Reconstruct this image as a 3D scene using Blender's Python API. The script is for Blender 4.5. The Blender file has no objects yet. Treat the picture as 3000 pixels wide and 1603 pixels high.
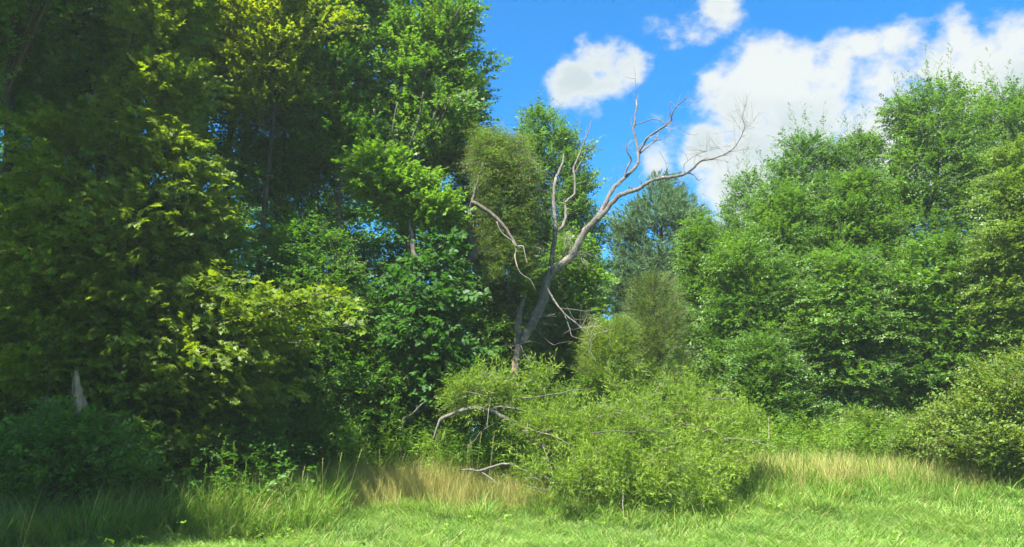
import bpy, math
import numpy as np
from mathutils import Vector

# ------------------------------------------------------------------ camera, sky, sun, exposure
scene = bpy.context.scene
C = scene.collection
CAM_H, PITCH, FOV = 1.6, math.radians(11.7), math.radians(65.0)
F = 1500.0 / math.tan(FOV / 2)
cd = bpy.data.cameras.new("camera"); cam = bpy.data.objects.new("camera", cd); C.objects.link(cam)
cd.sensor_width = 36.0; cd.angle = FOV; cd.clip_end = 2000.0; cd.clip_start = 0.05
cam.location = (0, 0, CAM_H); cam.rotation_euler = (math.pi / 2 + PITCH, 0, 0)
scene.camera = cam

SUN_EL, SUN_AZ = math.radians(59), math.radians(-143)      # azimuth from +Y, negative = left
SUN_V = Vector((math.sin(SUN_AZ) * math.cos(SUN_EL), math.cos(SUN_AZ) * math.cos(SUN_EL), math.sin(SUN_EL)))
EXPOSURE, SUN_STR, SKY_STR = 2.1, 5.0, 0.085
scene.view_settings.view_transform = 'Standard'; scene.view_settings.look = 'None'
scene.view_settings.gamma = 1.0; scene.view_settings.use_curve_mapping = False
scene.view_settings.exposure = EXPOSURE
ld = bpy.data.lights.new("sun", 'SUN'); ld.energy = SUN_STR; ld.angle = math.radians(0.53); ld.color = (1.0, 0.96, 0.88)
sun = bpy.data.objects.new("sun", ld); C.objects.link(sun)
sun.rotation_euler = (-SUN_V).to_track_quat('-Z', 'Y').to_euler(); sun.location = SUN_V * 60


def pdir(px, py):
    dx, up = (px - 1500.0) / F, (801.5 - py) / F
    return Vector((dx, math.cos(PITCH) - up * math.sin(PITCH), math.sin(PITCH) + up * math.cos(PITCH)))


def W(px, py, Y):
    d = pdir(px, py)
    return np.array([d.x * Y / d.y, Y, CAM_H + d.z * Y / d.y])


def nn(nt, typ, **kw):
    n = nt.nodes.new(typ)
    for k, v in kw.items():
        if k.startswith('i_'):
            n.inputs[int(k[2:])].default_value = v
        else:
            setattr(n, k, v)
    return n


def math_n(nt, op, a, b=None, c=None, clamp=False):
    n = nt.nodes.new('ShaderNodeMath'); n.operation = op; n.use_clamp = clamp
    for i, v in enumerate((a, b, c)):
        if v is None: continue
        if isinstance(v, (int, float)): n.inputs[i].default_value = v
        else: nt.links.new(v, n.inputs[i])
    return n.outputs[0]


def build_world():
    w = bpy.data.worlds.new("World"); scene.world = w; w.use_nodes = True
    nt = w.node_tree; nt.nodes.clear(); L = nt.links.new
    out = nt.nodes.new('ShaderNodeOutputWorld'); bg = nt.nodes.new('ShaderNodeBackground')
    sky = nt.nodes.new('ShaderNodeTexSky'); sky.sky_type = 'NISHITA'; sky.sun_disc = False
    sky.sun_elevation = SUN_EL; sky.sun_rotation = SUN_AZ
    sky.air_density = 1.0; sky.dust_density = 0.2; sky.ozone_density = 2.5
    tint = nt.nodes.new('ShaderNodeMix'); tint.data_type = 'RGBA'; tint.blend_type = 'MULTIPLY'
    tint.inputs['Factor'].default_value = 1.0; tint.inputs['B'].default_value = (0.10, 0.52, 0.80, 1)
    L(sky.outputs[0], tint.inputs['A'])
    tc = nt.nodes.new('ShaderNodeTexCoord')
    nrm = nt.nodes.new('ShaderNodeVectorMath'); nrm.operation = 'NORMALIZE'; L(tc.outputs['Generated'], nrm.inputs[0])
    D = nrm.outputs[0]

    def fbm(vec, scale, det, rough, off=(0, 0, 0), stretch=(1, 1, 1)):
        mp = nt.nodes.new('ShaderNodeMapping'); mp.inputs['Location'].default_value = off
        mp.inputs['Scale'].default_value = stretch
        mp.inputs['Rotation'].default_value = (0, math.radians(-28), 0)
        L(vec, mp.inputs[0])
        n = nt.nodes.new('ShaderNodeTexNoise'); n.inputs['Scale'].default_value = scale
        n.inputs['Detail'].default_value = det; n.inputs['Roughness'].default_value = rough
        L(mp.outputs[0], n.inputs['Vector']); return n
    # domain warp
    wn = fbm(D, 5.0, 4, 0.55, (3, 1, 7))
    sub = nt.nodes.new('ShaderNodeVectorMath'); sub.operation = 'SUBTRACT'; L(wn.outputs['Color'], sub.inputs[0]); sub.inputs[1].default_value = (0.5, 0.5, 0.5)
    sc = nt.nodes.new('ShaderNodeVectorMath'); sc.operation = 'SCALE'; L(sub.outputs[0], sc.inputs[0]); sc.inputs['Scale'].default_value = 0.10
    ad = nt.nodes.new('ShaderNodeVectorMath'); ad.operation = 'ADD'; L(D, ad.inputs[0]); L(sc.outputs[0], ad.inputs[1])
    DW = ad.outputs[0]
    blobs = [(1690, 225, 80, .9), (1750, 185, 85, .9), (1820, 215, 85, .85), (1745, 250, 85, .8),
             (1935, 110, 60, .45), (2010, 90, 55, .45), (2095, 10, 75, .55),
             (1900, 480, 100, .6), (1985, 480, 80, .5), (1880, 310, 45, .3), (2060, 260, 80, .4),
             (2160, 310, 110), (2250, 250, 130), (2330, 190, 80), (2330, 330, 170), (2180, 430, 170), (2060, 440, 90),
             (2440, 190, 110), (2540, 150, 95), (2630, 130, 80), (2580, 270, 170), (2700, 110, 60), (2760, 220, 140), (2830, 110, 75),
             (2910, 240, 150), (3060, 240, 170), (2130, 560, 130), (2330, 500, 190), (2550, 430, 190), (2800, 430, 220), (3100, 480, 260),
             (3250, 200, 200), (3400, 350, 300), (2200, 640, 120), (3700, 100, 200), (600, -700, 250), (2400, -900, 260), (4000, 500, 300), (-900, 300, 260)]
    blobs = [(pdir(px, py).normalized(), r / F * 1.05, wt) for px, py, r, wt in [(b + (1.0,))[:4] for b in blobs]]
    for az, el, r in [(-70, 40, .20), (-62, 33, .16), (-100, 52, .24), (-88, 60, .2), (-150, 30, .22), (-138, 26, .18), (175, 42, .28), (160, 48, .22), (125, 35, .26), (112, 28, .2), (95, 55, .26), (80, 48, .2), (20, 78, .22), (-30, 68, .16), (-118, 22, .16), (145, 68, .18)]:  # unseen clouds around and behind the view, added as white ambient fill
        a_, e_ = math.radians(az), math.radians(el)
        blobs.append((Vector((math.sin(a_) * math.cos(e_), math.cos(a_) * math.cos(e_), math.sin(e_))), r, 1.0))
    cur = None
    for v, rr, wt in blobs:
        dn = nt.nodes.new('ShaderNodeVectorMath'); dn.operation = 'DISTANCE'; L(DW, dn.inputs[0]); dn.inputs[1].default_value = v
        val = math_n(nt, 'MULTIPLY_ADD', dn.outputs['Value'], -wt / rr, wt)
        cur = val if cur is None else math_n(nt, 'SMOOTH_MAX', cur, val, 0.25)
    n1 = fbm(D, 9.0, 9, 0.62, (1.3, 0.2, 4), (1, 1, 1.5)).outputs['Fac']
    n2 = fbm(D, 26.0, 8, 0.6, (0.3, 2.2, 1), (1, 1, 1.3)).outputs['Fac']
    nsum = math_n(nt, 'ADD', math_n(nt, 'MULTIPLY', math_n(nt, 'SUBTRACT', n1, 0.5), 2.1), math_n(nt, 'MULTIPLY', math_n(nt, 'SUBTRACT', n2, 0.5), 0.9))
    dens = math_n(nt, 'ADD', cur, nsum)
    mr = nt.nodes.new('ShaderNodeMapRange'); mr.interpolation_type = 'SMOOTHSTEP'
    mr.inputs['From Min'].default_value = 0.0; mr.inputs['From Max'].default_value = 0.55; L(dens, mr.inputs['Value'])
    alpha = mr.outputs[0]
    # body of the cloud: thicker, less lit folds
    n3 = fbm(D, 4.5, 5, 0.45, (5.3, 2.2, 1), (1, 1, 1.8)).outputs['Fac']
    mr2 = nt.nodes.new('ShaderNodeMapRange'); mr2.interpolation_type = 'SMOOTHSTEP'
    mr2.inputs['From Min'].default_value = 0.44; mr2.inputs['From Max'].default_value = 0.72; L(n3, mr2.inputs['Value'])
    thick = nt.nodes.new('ShaderNodeMapRange'); thick.inputs['From Min'].default_value = 0.3; thick.inputs['From Max'].default_value = 0.7; L(dens, thick.inputs['Value'])
    sh = math_n(nt, 'MULTIPLY', mr2.outputs[0], thick.outputs[0])
    cc = nt.nodes.new('ShaderNodeMix'); cc.data_type = 'RGBA'; L(sh, cc.inputs['Factor'])
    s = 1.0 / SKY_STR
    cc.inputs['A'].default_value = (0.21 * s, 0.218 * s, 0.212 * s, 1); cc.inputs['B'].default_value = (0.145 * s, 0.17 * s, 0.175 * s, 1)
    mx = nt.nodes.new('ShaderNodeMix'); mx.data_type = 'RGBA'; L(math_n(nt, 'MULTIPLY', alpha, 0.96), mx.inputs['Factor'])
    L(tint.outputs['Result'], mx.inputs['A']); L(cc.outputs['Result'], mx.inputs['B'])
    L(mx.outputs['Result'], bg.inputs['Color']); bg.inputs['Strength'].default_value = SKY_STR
    L(bg.outputs[0], out.inputs[0])


build_world()
cy = scene.cycles
cy.max_bounces = 9; cy.diffuse_bounces = 5; cy.glossy_bounces = 2; cy.transmission_bounces = 5; cy.transparent_max_bounces = 4
cy.use_denoising = True; cy.volume_bounces = 0
HAZE = 0.0008

# ------------------------------------------------------------------ helpers
UP = np.array([0, 0, 1.0])


def unit(v):
    return v / np.maximum(np.linalg.norm(v, axis=-1, keepdims=True), 1e-9)


def mesh_np(name, V, T, rnd=None, smooth=False):
    me = bpy.data.meshes.new(name)
    V = np.asarray(V, np.float32).reshape(-1, 3); T = np.asarray(T, np.int32).reshape(-1, 3)
    me.vertices.add(len(V)); me.vertices.foreach_set('co', V.ravel())
    me.loops.add(T.size); me.loops.foreach_set('vertex_index', T.ravel())
    me.polygons.add(len(T)); me.polygons.foreach_set('loop_start', np.arange(0, T.size, 3, dtype=np.int32))
    if smooth: me.polygons.foreach_set('use_smooth', np.ones(len(T), bool))
    if rnd is not None:
        a = me.attributes.new('rnd', 'FLOAT', 'POINT'); a.data.foreach_set('value', np.asarray(rnd, np.float32).ravel())
    me.update(calc_edges=True)
    return me


def put(name, me, mat, parent=None, loc=None, kind=None):
    o = bpy.data.objects.new(name, me); C.objects.link(o)
    if mat is not None and me is not None and not me.materials: me.materials.append(mat)
    if parent is not None: o.parent = parent
    if loc is not None: o.location = loc
    if kind: o['kind'] = kind
    return o


def thing(name, label, cat, loc, group=None):
    o = bpy.data.objects.new(name, None); C.objects.link(o); o.location = loc
    o.empty_display_size = 0.2
    o['label'] = label; o['category'] = cat
    if group: o['group'] = group
    return o


def smooth_line(pts, radii, per=5, wob=0.0, rng=None):
    P = np.array(pts, float); R = np.array(radii, float)
    if len(R) != len(P): R = np.interp(np.linspace(0, 1, len(P)), np.linspace(0, 1, len(R)), R)
    Q, RR = [], []
    n = len(P)
    for i in range(n - 1):
        p0 = P[max(i - 1, 0)]; p1 = P[i]; p2 = P[i + 1]; p3 = P[min(i + 2, n - 1)]
        for k in range(per):
            t = k / per
            Q.append(0.5 * ((2 * p1) + (-p0 + p2) * t + (2 * p0 - 5 * p1 + 4 * p2 - p3) * t * t + (-p0 + 3 * p1 - 3 * p2 + p3) * t ** 3))
            RR.append(R[i] * (1 - t) + R[i + 1] * t)
    Q.append(P[-1]); RR.append(R[-1]); Q = np.array(Q); RR = np.array(RR)
    if wob and rng is not None: Q[1:-1] += rng.normal(0, 1, Q[1:-1].shape) * RR[1:-1, None] * wob
    return Q, RR


def tube(Q, R, sides=8, rough=0.0, rng=None):
    """one tapered tube -> verts, tris"""
    n = len(Q); T = np.gradient(Q, axis=0); T = unit(T)
    ref = np.array([0.3, 1.0, 0.2]); A = unit(np.cross(T, ref)); B = np.cross(T, A)
    ang = np.linspace(0, 2 * np.pi, sides, endpoint=False)
    rr = R[:, None] * np.ones(sides)[None]
    if rough and rng is not None: rr = rr * (1 + rng.normal(0, rough, rr.shape) + 0.12 * np.sin(ang * 3 + rng.uniform(0, 6)))
    V = Q[:, None, :] + rr[..., None] * (np.cos(ang)[None, :, None] * A[:, None, :] + np.sin(ang)[None, :, None] * B[:, None, :])
    V = V.reshape(-1, 3)
    i = np.arange(n - 1)[:, None] * sides; j = np.arange(sides)[None]; j2 = (j + 1) % sides
    a, b, c, d = i + j, i + j2, i + sides + j2, i + sides + j
    F_ = np.concatenate([np.stack([a, b, c], -1).reshape(-1, 3), np.stack([a, c, d], -1).reshape(-1, 3)])
    V = np.concatenate([V, Q[:1], Q[-1:]]); e0, e1 = n * sides, n * sides + 1
    jj = np.arange(sides); jk = (jj + 1) % sides
    F_ = np.concatenate([F_, np.stack([np.full(sides, e0), jk, jj], -1), np.stack([np.full(sides, e1), (n - 1) * sides + jj, (n - 1) * sides + jk], -1)])
    return V, F_


def merge(parts):
    Vs, Ts, off = [], [], 0
    for V, T in parts:
        Vs.append(V); Ts.append(T + off); off += len(V)
    return np.concatenate(Vs), np.concatenate(Ts)


def sticks(P, R):
    """many thin 3-sided tubes at once. P (n,m,3), R (n,m)"""
    n, m, _ = P.shape
    T = unit(np.gradient(P, axis=1)); A = unit(np.cross(T, np.array([0.31, 0.9, 0.2]))); B = np.cross(T, A)
    ang = np.array([0, 2.094, 4.189])
    V = P[:, :, None, :] + R[:, :, None, None] * (np.cos(ang)[None, None, :, None] * A[:, :, None, :] + np.sin(ang)[None, None, :, None] * B[:, :, None, :])
    V = V.reshape(-1, 3)
    base = (np.arange(n)[:, None, None] * m + np.arange(m - 1)[None, :, None]) * 3
    j = np.arange(3)[None, None]; j2 = (j + 1) % 3
    a, b, c, d = base + j, base + j2, base + 3 + j2, base + 3 + j
    return V, np.concatenate([np.stack([a, b, c], -1).reshape(-1, 3), np.stack([a, c, d], -1).reshape(-1, 3)])


TPL = {
    'oval': (np.array([[0, 0, 0], [.42, .30, .07], [1, 0, -.06], [.42, -.30, .07]]), np.array([[0, 2, 1], [0, 3, 2]])),
    'wide': (np.array([[0, 0, 0], [.22, .30, .05], [.62, .30, .05], [1, 0, -.1], [.62, -.30, .05], [.22, -.30, .05]]),
             np.array([[0, 2, 1], [0, 3, 2], [0, 4, 3], [0, 5, 4]])),
    'narrow': (np.array([[0, 0, 0], [.4, .085, .02], [1, 0, -.08], [.4, -.085, .02]]), np.array([[0, 2, 1], [0, 3, 2]])),
    'maple': (np.array([[.3, 0, -.03], [0, 0, 0], [-.06, .40, .05], [.26, .20, .02], [.46, .54, .06], [.54, .19, .02], [1, 0, -.08],
                        [.54, -.19, .02], [.46, -.54, .06], [.26, -.20, .02], [-.06, -.40, .05]]),
              np.array([[0, i, i % 10 + 1] for i in range(1, 11)])[:, ::-1]),
    'lobed': (np.array([[0, 0, 0], [.05, .36, .05], [.5, .42, .03], [.52, .14, .0], [1, 0, -.06], [.52, -.14, .0], [.5, -.42, .03], [.05, -.36, .05]]),
              np.array([[0, 2, 1], [0, 3, 2], [0, 4, 3], [0, 5, 4], [0, 6, 5], [0, 7, 6]])),
    'needle': (np.array([[0, .075, 0], [0, -.075, 0], [1, 0, 0]]), np.array([[0, 1, 2]])),
}


def leaf_verts(L, tpl):
    tv, tf = TPL[tpl]
    n = len(L['p']); k = len(tv)
    side = np.cross(L['n'], L['d'])
    V = L['p'][:, None, :] + L['s'][:, None, None] * (tv[None, :, 0:1] * L['d'][:, None, :] + tv[None, :, 1:2] * side[:, None, :] + tv[None, :, 2:3] * L['n'][:, None, :])
    T = (np.arange(n)[:, None, None] * k + tf[None]).reshape(-1, 3)
    return V.reshape(-1, 3), T, np.repeat(L['r'], k)


def leaves_on(rng, o, d, n, slen, nl, size, spread=0.8, droop=0.2, jit=0.3, whorl=False, leafpull=0.55):
    """leaves alternately along many little twigs"""
    N = len(o)
    t = ((np.arange(nl) + 0.6) / nl)[None, :] * np.ones((N, 1)) + rng.normal(0, .04, (N, nl))
    sg = np.where((np.arange(nl) % 2) == 0, 1.0, -1.0)[None, :] * np.ones((N, 1))
    side = unit(np.cross(n, d))
    if whorl:
        a = rng.uniform(0, 2 * np.pi, (N, nl)); nn_ = unit(np.cross(d, side))
        sv = np.cos(a)[..., None] * side[:, None, :] + np.sin(a)[..., None] * nn_[:, None, :]
    else:
        sv = sg[..., None] * side[:, None, :]
    ll = slen[:, None, None] if np.ndim(slen) else slen
    sag = -UP[None, None, :] * (t ** 2)[..., None] * ll * droop * 0.5
    p = o[:, None, :] + d[:, None, :] * t[..., None] * ll + sag + rng.normal(0, .012, (N, nl, 3))
    ld_ = unit(leafpull * d[:, None, :] + spread * sv - UP * droop + rng.normal(0, jit * .6, (N, nl, 3)))
    nb = n[:, None, :] if not whorl else (UP[None, None, :] * .6 + 0 * sv)
    ln = nb + rng.normal(0, jit, (N, nl, 3))
    ln = unit(ln - (ln * ld_).sum(-1, keepdims=True) * ld_)
    s = size * rng.uniform(.45, 1.2, (N, nl)) * (1 - .25 * t)
    r = np.clip(rng.uniform(0, 1, (N, nl)) * .6 + rng.uniform(0, .4, (N, 1)), 0, 1)
    return dict(p=p.reshape(-1, 3), d=ld_.reshape(-1, 3), n=ln.reshape(-1, 3), s=s.ravel(), r=r.ravel())


def cat(Ls):
    return {k: np.concatenate([l[k] for l in Ls]) for k in Ls[0]}


def prof_from(rows, Y, shrink=0.0):
    rows = sorted(rows, key=lambda r: -r[0])
    z = np.array([W(0, r[0], Y)[2] for r in rows])
    xl = np.array([W(r[1], r[0], Y)[0] for r in rows]) + shrink; xr = np.array([W(r[2], r[0], Y)[0] for r in rows]) - shrink
    return z, (xl + xr) / 2, np.maximum((xr - xl) / 2, .12)


def crown(rng, prof, Y, depth=0.8, nb=90, ns=14, nl=12, slen=.4, size=.09, rise=.5, droop=.2, pad=.35, bias=.45, jit=.3,
          leaders=0, lead_h=.9, hang=0.0, lead_w=.72, tmin=.25, flat=.25, outl=.9, minz=None, fill=.35):
    z, cx, rx = prof
    zz = np.linspace(z[0], z[-1], 200); rr = np.interp(zz, z, rx); cc = np.interp(zz, z, cx)
    pr = (rr + .15) ** 1.3; pr /= pr.sum()
    idx = rng.choice(200, nb, p=pr)
    a = rng.uniform(0, 2 * np.pi, nb)
    flip = (np.sin(a) > 0) & (rng.uniform(0, 1, nb) < bias); a[flip] = -a[flip]
    u = 1 - .45 * rng.uniform(0, 1, nb) ** 1.6
    ph = rng.uniform(0, 6.28, 4); zq = zz[idx]
    u *= .93 + .13 * np.sin(a * 2 + zq * 1.3 + ph[0]) + .12 * np.sin(a * 3 - zq * 2.3 + ph[1]) + .09 * np.sin(a * 5 + zq * 3.7 + ph[2]) + rng.normal(0, .07, nb)
    zi = zz[idx] + rng.uniform(-.1, .1, nb)
    E = np.stack([cc[idx] + rr[idx] * u * np.cos(a), Y + rr[idx] * depth * u * np.sin(a), zi], -1)
    zs = np.clip(zi - rise * rr[idx] * u - .1, z[0] - .6, None)
    S = np.stack([np.interp(zs, zz, cc), np.full(nb, Y), zs], -1)
    M = (S + E) / 2 + UP * (rr[idx] * .18)[:, None]
    if minz is not None: E[:, 2] = np.maximum(E[:, 2], minz); S[:, 2] = np.maximum(S[:, 2], minz * .6)
    tt = np.linspace(0, 1, 6)[None, :, None]
    lines = S[:, None] * (1 - tt) ** 2 + 2 * tt * (1 - tt) * M[:, None] + E[:, None] * tt ** 2
    bi = np.repeat(np.arange(nb), ns); K = len(bi)
    t = tmin + (1 - tmin) * rng.uniform(0, 1, K) ** .55; t = t[:, None]
    P = S[bi] * (1 - t) ** 2 + 2 * t * (1 - t) * M[bi] + E[bi] * t ** 2
    tan = unit(2 * (1 - t) * (M[bi] - S[bi]) + 2 * t * (E[bi] - M[bi]))
    out = E[bi] - S[bi]; out[:, 2] = 0; out = unit(out + 1e-4)
    lat = np.cross(np.tile(UP, (K, 1)), out)
    w = rng.normal(0, 1, K) * pad * (1.15 - .5 * t[:, 0])
    P = P + lat * w[:, None] + UP * (rng.normal(0, pad * flat, K) - .15 * np.abs(w) * .5)[:, None]
    d = unit(tan * outl + lat * (np.sign(w) * (.3 + np.abs(w) / max(pad, .01) * .45))[:, None] + UP * (rng.normal(.05, .22, K) - hang)[:, None] + rng.normal(0, .15, (K, 3)))
    n = unit(UP * .8 + out * .55 + rng.normal(0, .33, (K, 3)))
    if hang > .5: n = unit(out + rng.normal(0, .5, (K, 3)))
    n = unit(n - (n * d).sum(-1, keepdims=True) * d)
    sl = slen * rng.uniform(.6, 1.2, K)
    SP = [(P, d, n, sl / slen)]
    if fill > 0:
        m = int(K * fill); k2 = rng.choice(200, m, p=pr); a2 = rng.uniform(0, 2 * np.pi, m); u2 = np.sqrt(rng.random(m)) * .62
        P2 = np.stack([cc[k2] + rr[k2] * u2 * np.cos(a2), Y + rr[k2] * depth * u2 * np.sin(a2), zz[k2]], -1)
        d2 = unit(np.stack([np.cos(a2), np.sin(a2), rng.normal(.1, .4, m)], -1) + rng.normal(0, .4, (m, 3)))
        n2 = unit(UP + rng.normal(0, .4, (m, 3))); n2 = unit(n2 - (n2 * d2).sum(-1, keepdims=True) * d2)
        SP.append((P2, d2, n2, rng.uniform(.7, 1.3, m)))
    tw = [(P, P + d * sl[:, None])]
    if leaders:
        zi = rng.uniform(.68, 1.0, leaders); k = (zi * 199).astype(int)
        aa = rng.uniform(0, 2 * np.pi, leaders); uu = rng.uniform(.1, .95, leaders)
        B = np.stack([cc[k] + rr[k] * uu * np.cos(aa), Y + rr[k] * depth * uu * np.sin(aa), zz[k]], -1)
        kk = 8; f = np.linspace(0, 1, kk)
        hh = lead_h * rng.uniform(.5, 1.1, leaders)
        lean = rng.normal(0, .13, (leaders, 3)); lean[:, 2] = 1
        O = B[:, None] + lean[:, None] * (f[None, :] * hh[:, None])[..., None]
        O = O.reshape(-1, 3); ang = rng.uniform(0, 6.28, len(O)); el = 1.3
        dd = unit(np.stack([np.cos(ang), np.sin(ang), np.full(len(O), el)], -1))
        ff = np.tile(f, leaders)
        n2 = unit(np.cross(dd, np.cross(UP, dd) + 1e-6)); n2 = unit(UP - (UP * dd).sum(-1, keepdims=True) * dd)
        SP.append((O, dd, n2, lead_w * (1.1 - .5 * ff)))
        lines2 = np.stack([B, B + lean * (hh * .5)[:, None], B + lean * hh[:, None]], 1)
        tw.append((B, B + lean * hh[:, None]))
    return [np.concatenate([s_[i] for s_ in SP]) for i in range(4)], lines, tw


_groups = {}


def gn_group(key, meshes, mat):
    """a geometry-nodes group that puts one of the given small meshes on every point"""
    if key in _groups: return _groups[key]
    ng = bpy.data.node_groups.new('scatter_' + key, 'GeometryNodeTree')
    ng.interface.new_socket('Geometry', in_out='INPUT', socket_type='NodeSocketGeometry')
    ng.interface.new_socket('Geometry', in_out='OUTPUT', socket_type='NodeSocketGeometry')
    gi = ng.nodes.new('NodeGroupInput'); go = ng.nodes.new('NodeGroupOutput'); L = ng.links.new
    jn = ng.nodes.new('GeometryNodeJoinGeometry')
    for me in meshes:
        if not me.materials: me.materials.append(mat)
        ob = bpy.data.objects.new('sprig', me)
        oi = ng.nodes.new('GeometryNodeObjectInfo'); oi.inputs['Object'].default_value = ob; oi.inputs['As Instance'].default_value = True
        L(oi.outputs['Geometry'], jn.inputs[0])
    ip = ng.nodes.new('GeometryNodeInstanceOnPoints'); L(gi.outputs[0], ip.inputs['Points']); L(jn.outputs[0], ip.inputs['Instance'])
    ip.inputs['Pick Instance'].default_value = True
    for nm, typ, sock in (('var', 'INT', 'Instance Index'), ('rot', 'FLOAT_VECTOR', 'Rotation'), ('scl', 'FLOAT', 'Scale')):
        na = ng.nodes.new('GeometryNodeInputNamedAttribute'); na.data_type = typ; na.inputs['Name'].default_value = nm
        if nm == 'rot':
            er = ng.nodes.new('FunctionNodeEulerToRotation'); L(na.outputs['Attribute'], er.inputs[0]); L(er.outputs[0], ip.inputs[sock])
        else: L(na.outputs['Attribute'], ip.inputs[sock])
    L(ip.outputs[0], go.inputs[0])
    _groups[key] = ng
    return ng


def euler_of(d, n):
    """XYZ euler angles of the frame whose x axis is d and z axis n"""
    s_ = np.cross(n, d)
    return np.stack([np.arctan2(s_[:, 2], n[:, 2]), -np.arcsin(np.clip(d[:, 2], -1, 1)), np.arctan2(d[:, 1], d[:, 0])], -1)


def scatter(name, P, rot, scl, key, meshes, mat, rng, parent=None, base=(0, 0, 0), kind='stuff'):
    n = len(P); me = bpy.data.meshes.new(name); me.vertices.add(n)
    me.vertices.foreach_set('co', (P - np.array(base)).astype(np.float32).ravel())
    a = me.attributes.new('rot', 'FLOAT_VECTOR', 'POINT'); a.data.foreach_set('vector', rot.astype(np.float32).ravel())
    a = me.attributes.new('scl', 'FLOAT', 'POINT'); a.data.foreach_set('value', np.asarray(scl, np.float32))
    a = me.attributes.new('tone', 'FLOAT', 'POINT'); a.data.foreach_set('value', rng.random(n).astype(np.float32))
    a = me.attributes.new('var', 'INT', 'POINT'); a.data.foreach_set('value', rng.integers(0, len(meshes), n).astype(np.int32))
    o = put(name, me, mat, parent, kind=kind)
    md = o.modifiers.new('scatter', 'NODES'); md.node_group = gn_group(key, meshes, mat)
    return o


_sprigs = {}


def sprigs(tpl, nl, slen, size, droop, jit, whorl=False, spread=.8, pull=.55, nvar=7):
    """a few little leafy twigs, x along the twig, z up"""
    key = '_'.join(str(x) for x in (tpl, nl, round(slen, 2), round(size, 3), droop, jit, whorl, spread))
    if key not in _sprigs:
        rng = np.random.default_rng(len(_sprigs) + 900); ms = []
        for q in range(nvar):
            o = np.zeros((1, 3)); d = np.array([[1.0, 0, 0]]); n = np.array([[0, 0, 1.0]])
            Lf = leaves_on(rng, o, d, n, np.array([slen]), nl, size, droop=droop, jit=jit, whorl=whorl, spread=spread, leafpull=pull)
            V, T, r = leaf_verts(Lf, tpl); ms.append(mesh_np('sprig', V, T, r))
        _sprigs[key] = ms
    return key, _sprigs[key]


# ------------------------------------------------------------------ materials
def leaf_mat(name, dark, mid, light, trans=.42, tcol=None, rough=.5, spec=.35, odd=None, oddf=0.0):
    m = bpy.data.materials.new(name); m.use_nodes = True; nt = m.node_tree; nt.nodes.clear(); L = nt.links.new
    out = nt.nodes.new('ShaderNodeOutputMaterial')
    at = nn(nt, 'ShaderNodeAttribute', attribute_name='rnd')
    geo = nt.nodes.new('ShaderNodeNewGeometry')
    no = nt.nodes.new('ShaderNodeTexNoise'); no.inputs['Scale'].default_value = .9; no.inputs['Detail'].default_value = 2
    L(geo.outputs['Position'], no.inputs['Vector'])
    ai = nn(nt, 'ShaderNodeAttribute', attribute_name='tone', attribute_type='INSTANCER')
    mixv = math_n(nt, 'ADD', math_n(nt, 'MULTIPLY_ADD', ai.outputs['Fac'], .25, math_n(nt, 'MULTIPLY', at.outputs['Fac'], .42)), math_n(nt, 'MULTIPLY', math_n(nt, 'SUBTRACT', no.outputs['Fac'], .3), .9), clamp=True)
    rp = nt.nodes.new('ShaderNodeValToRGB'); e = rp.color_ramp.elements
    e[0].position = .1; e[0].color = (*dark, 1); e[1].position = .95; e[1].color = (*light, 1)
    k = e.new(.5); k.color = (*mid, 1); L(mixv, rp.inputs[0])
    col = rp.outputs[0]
    if odd:
        gt = math_n(nt, 'GREATER_THAN', math_n(nt, 'FRACT', math_n(nt, 'MULTIPLY', at.outputs['Fac'], 37.7)), 1 - oddf)
        mo = nt.nodes.new('ShaderNodeMix'); mo.data_type = 'RGBA'; L(gt, mo.inputs['Factor']); L(col, mo.inputs['A']); mo.inputs['B'].default_value = (*odd, 1); col = mo.outputs['Result']
    pb = nt.nodes.new('ShaderNodeBsdfPrincipled'); L(col, pb.inputs['Base Color']); pb.inputs['Roughness'].default_value = rough
    pb.inputs['Specular IOR Level'].default_value = spec
    tr = nt.nodes.new('ShaderNodeBsdfTranslucent')
    tm = nt.nodes.new('ShaderNodeMix'); tm.data_type = 'RGBA'; tm.blend_type = 'MULTIPLY'; tm.inputs['Factor'].default_value = 1
    L(col, tm.inputs['A']); tm.inputs['B'].default_value = (*(tcol or (1.5, 1.5, .55)), 1); L(tm.outputs['Result'], tr.inputs['Color'])
    ms = nt.nodes.new('ShaderNodeMixShader'); ms.inputs[0].default_value = trans
    L(pb.outputs[0], ms.inputs[1]); L(tr.outputs[0], ms.inputs[2]); L(ms.outputs[0], out.inputs[0])
    return m


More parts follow.
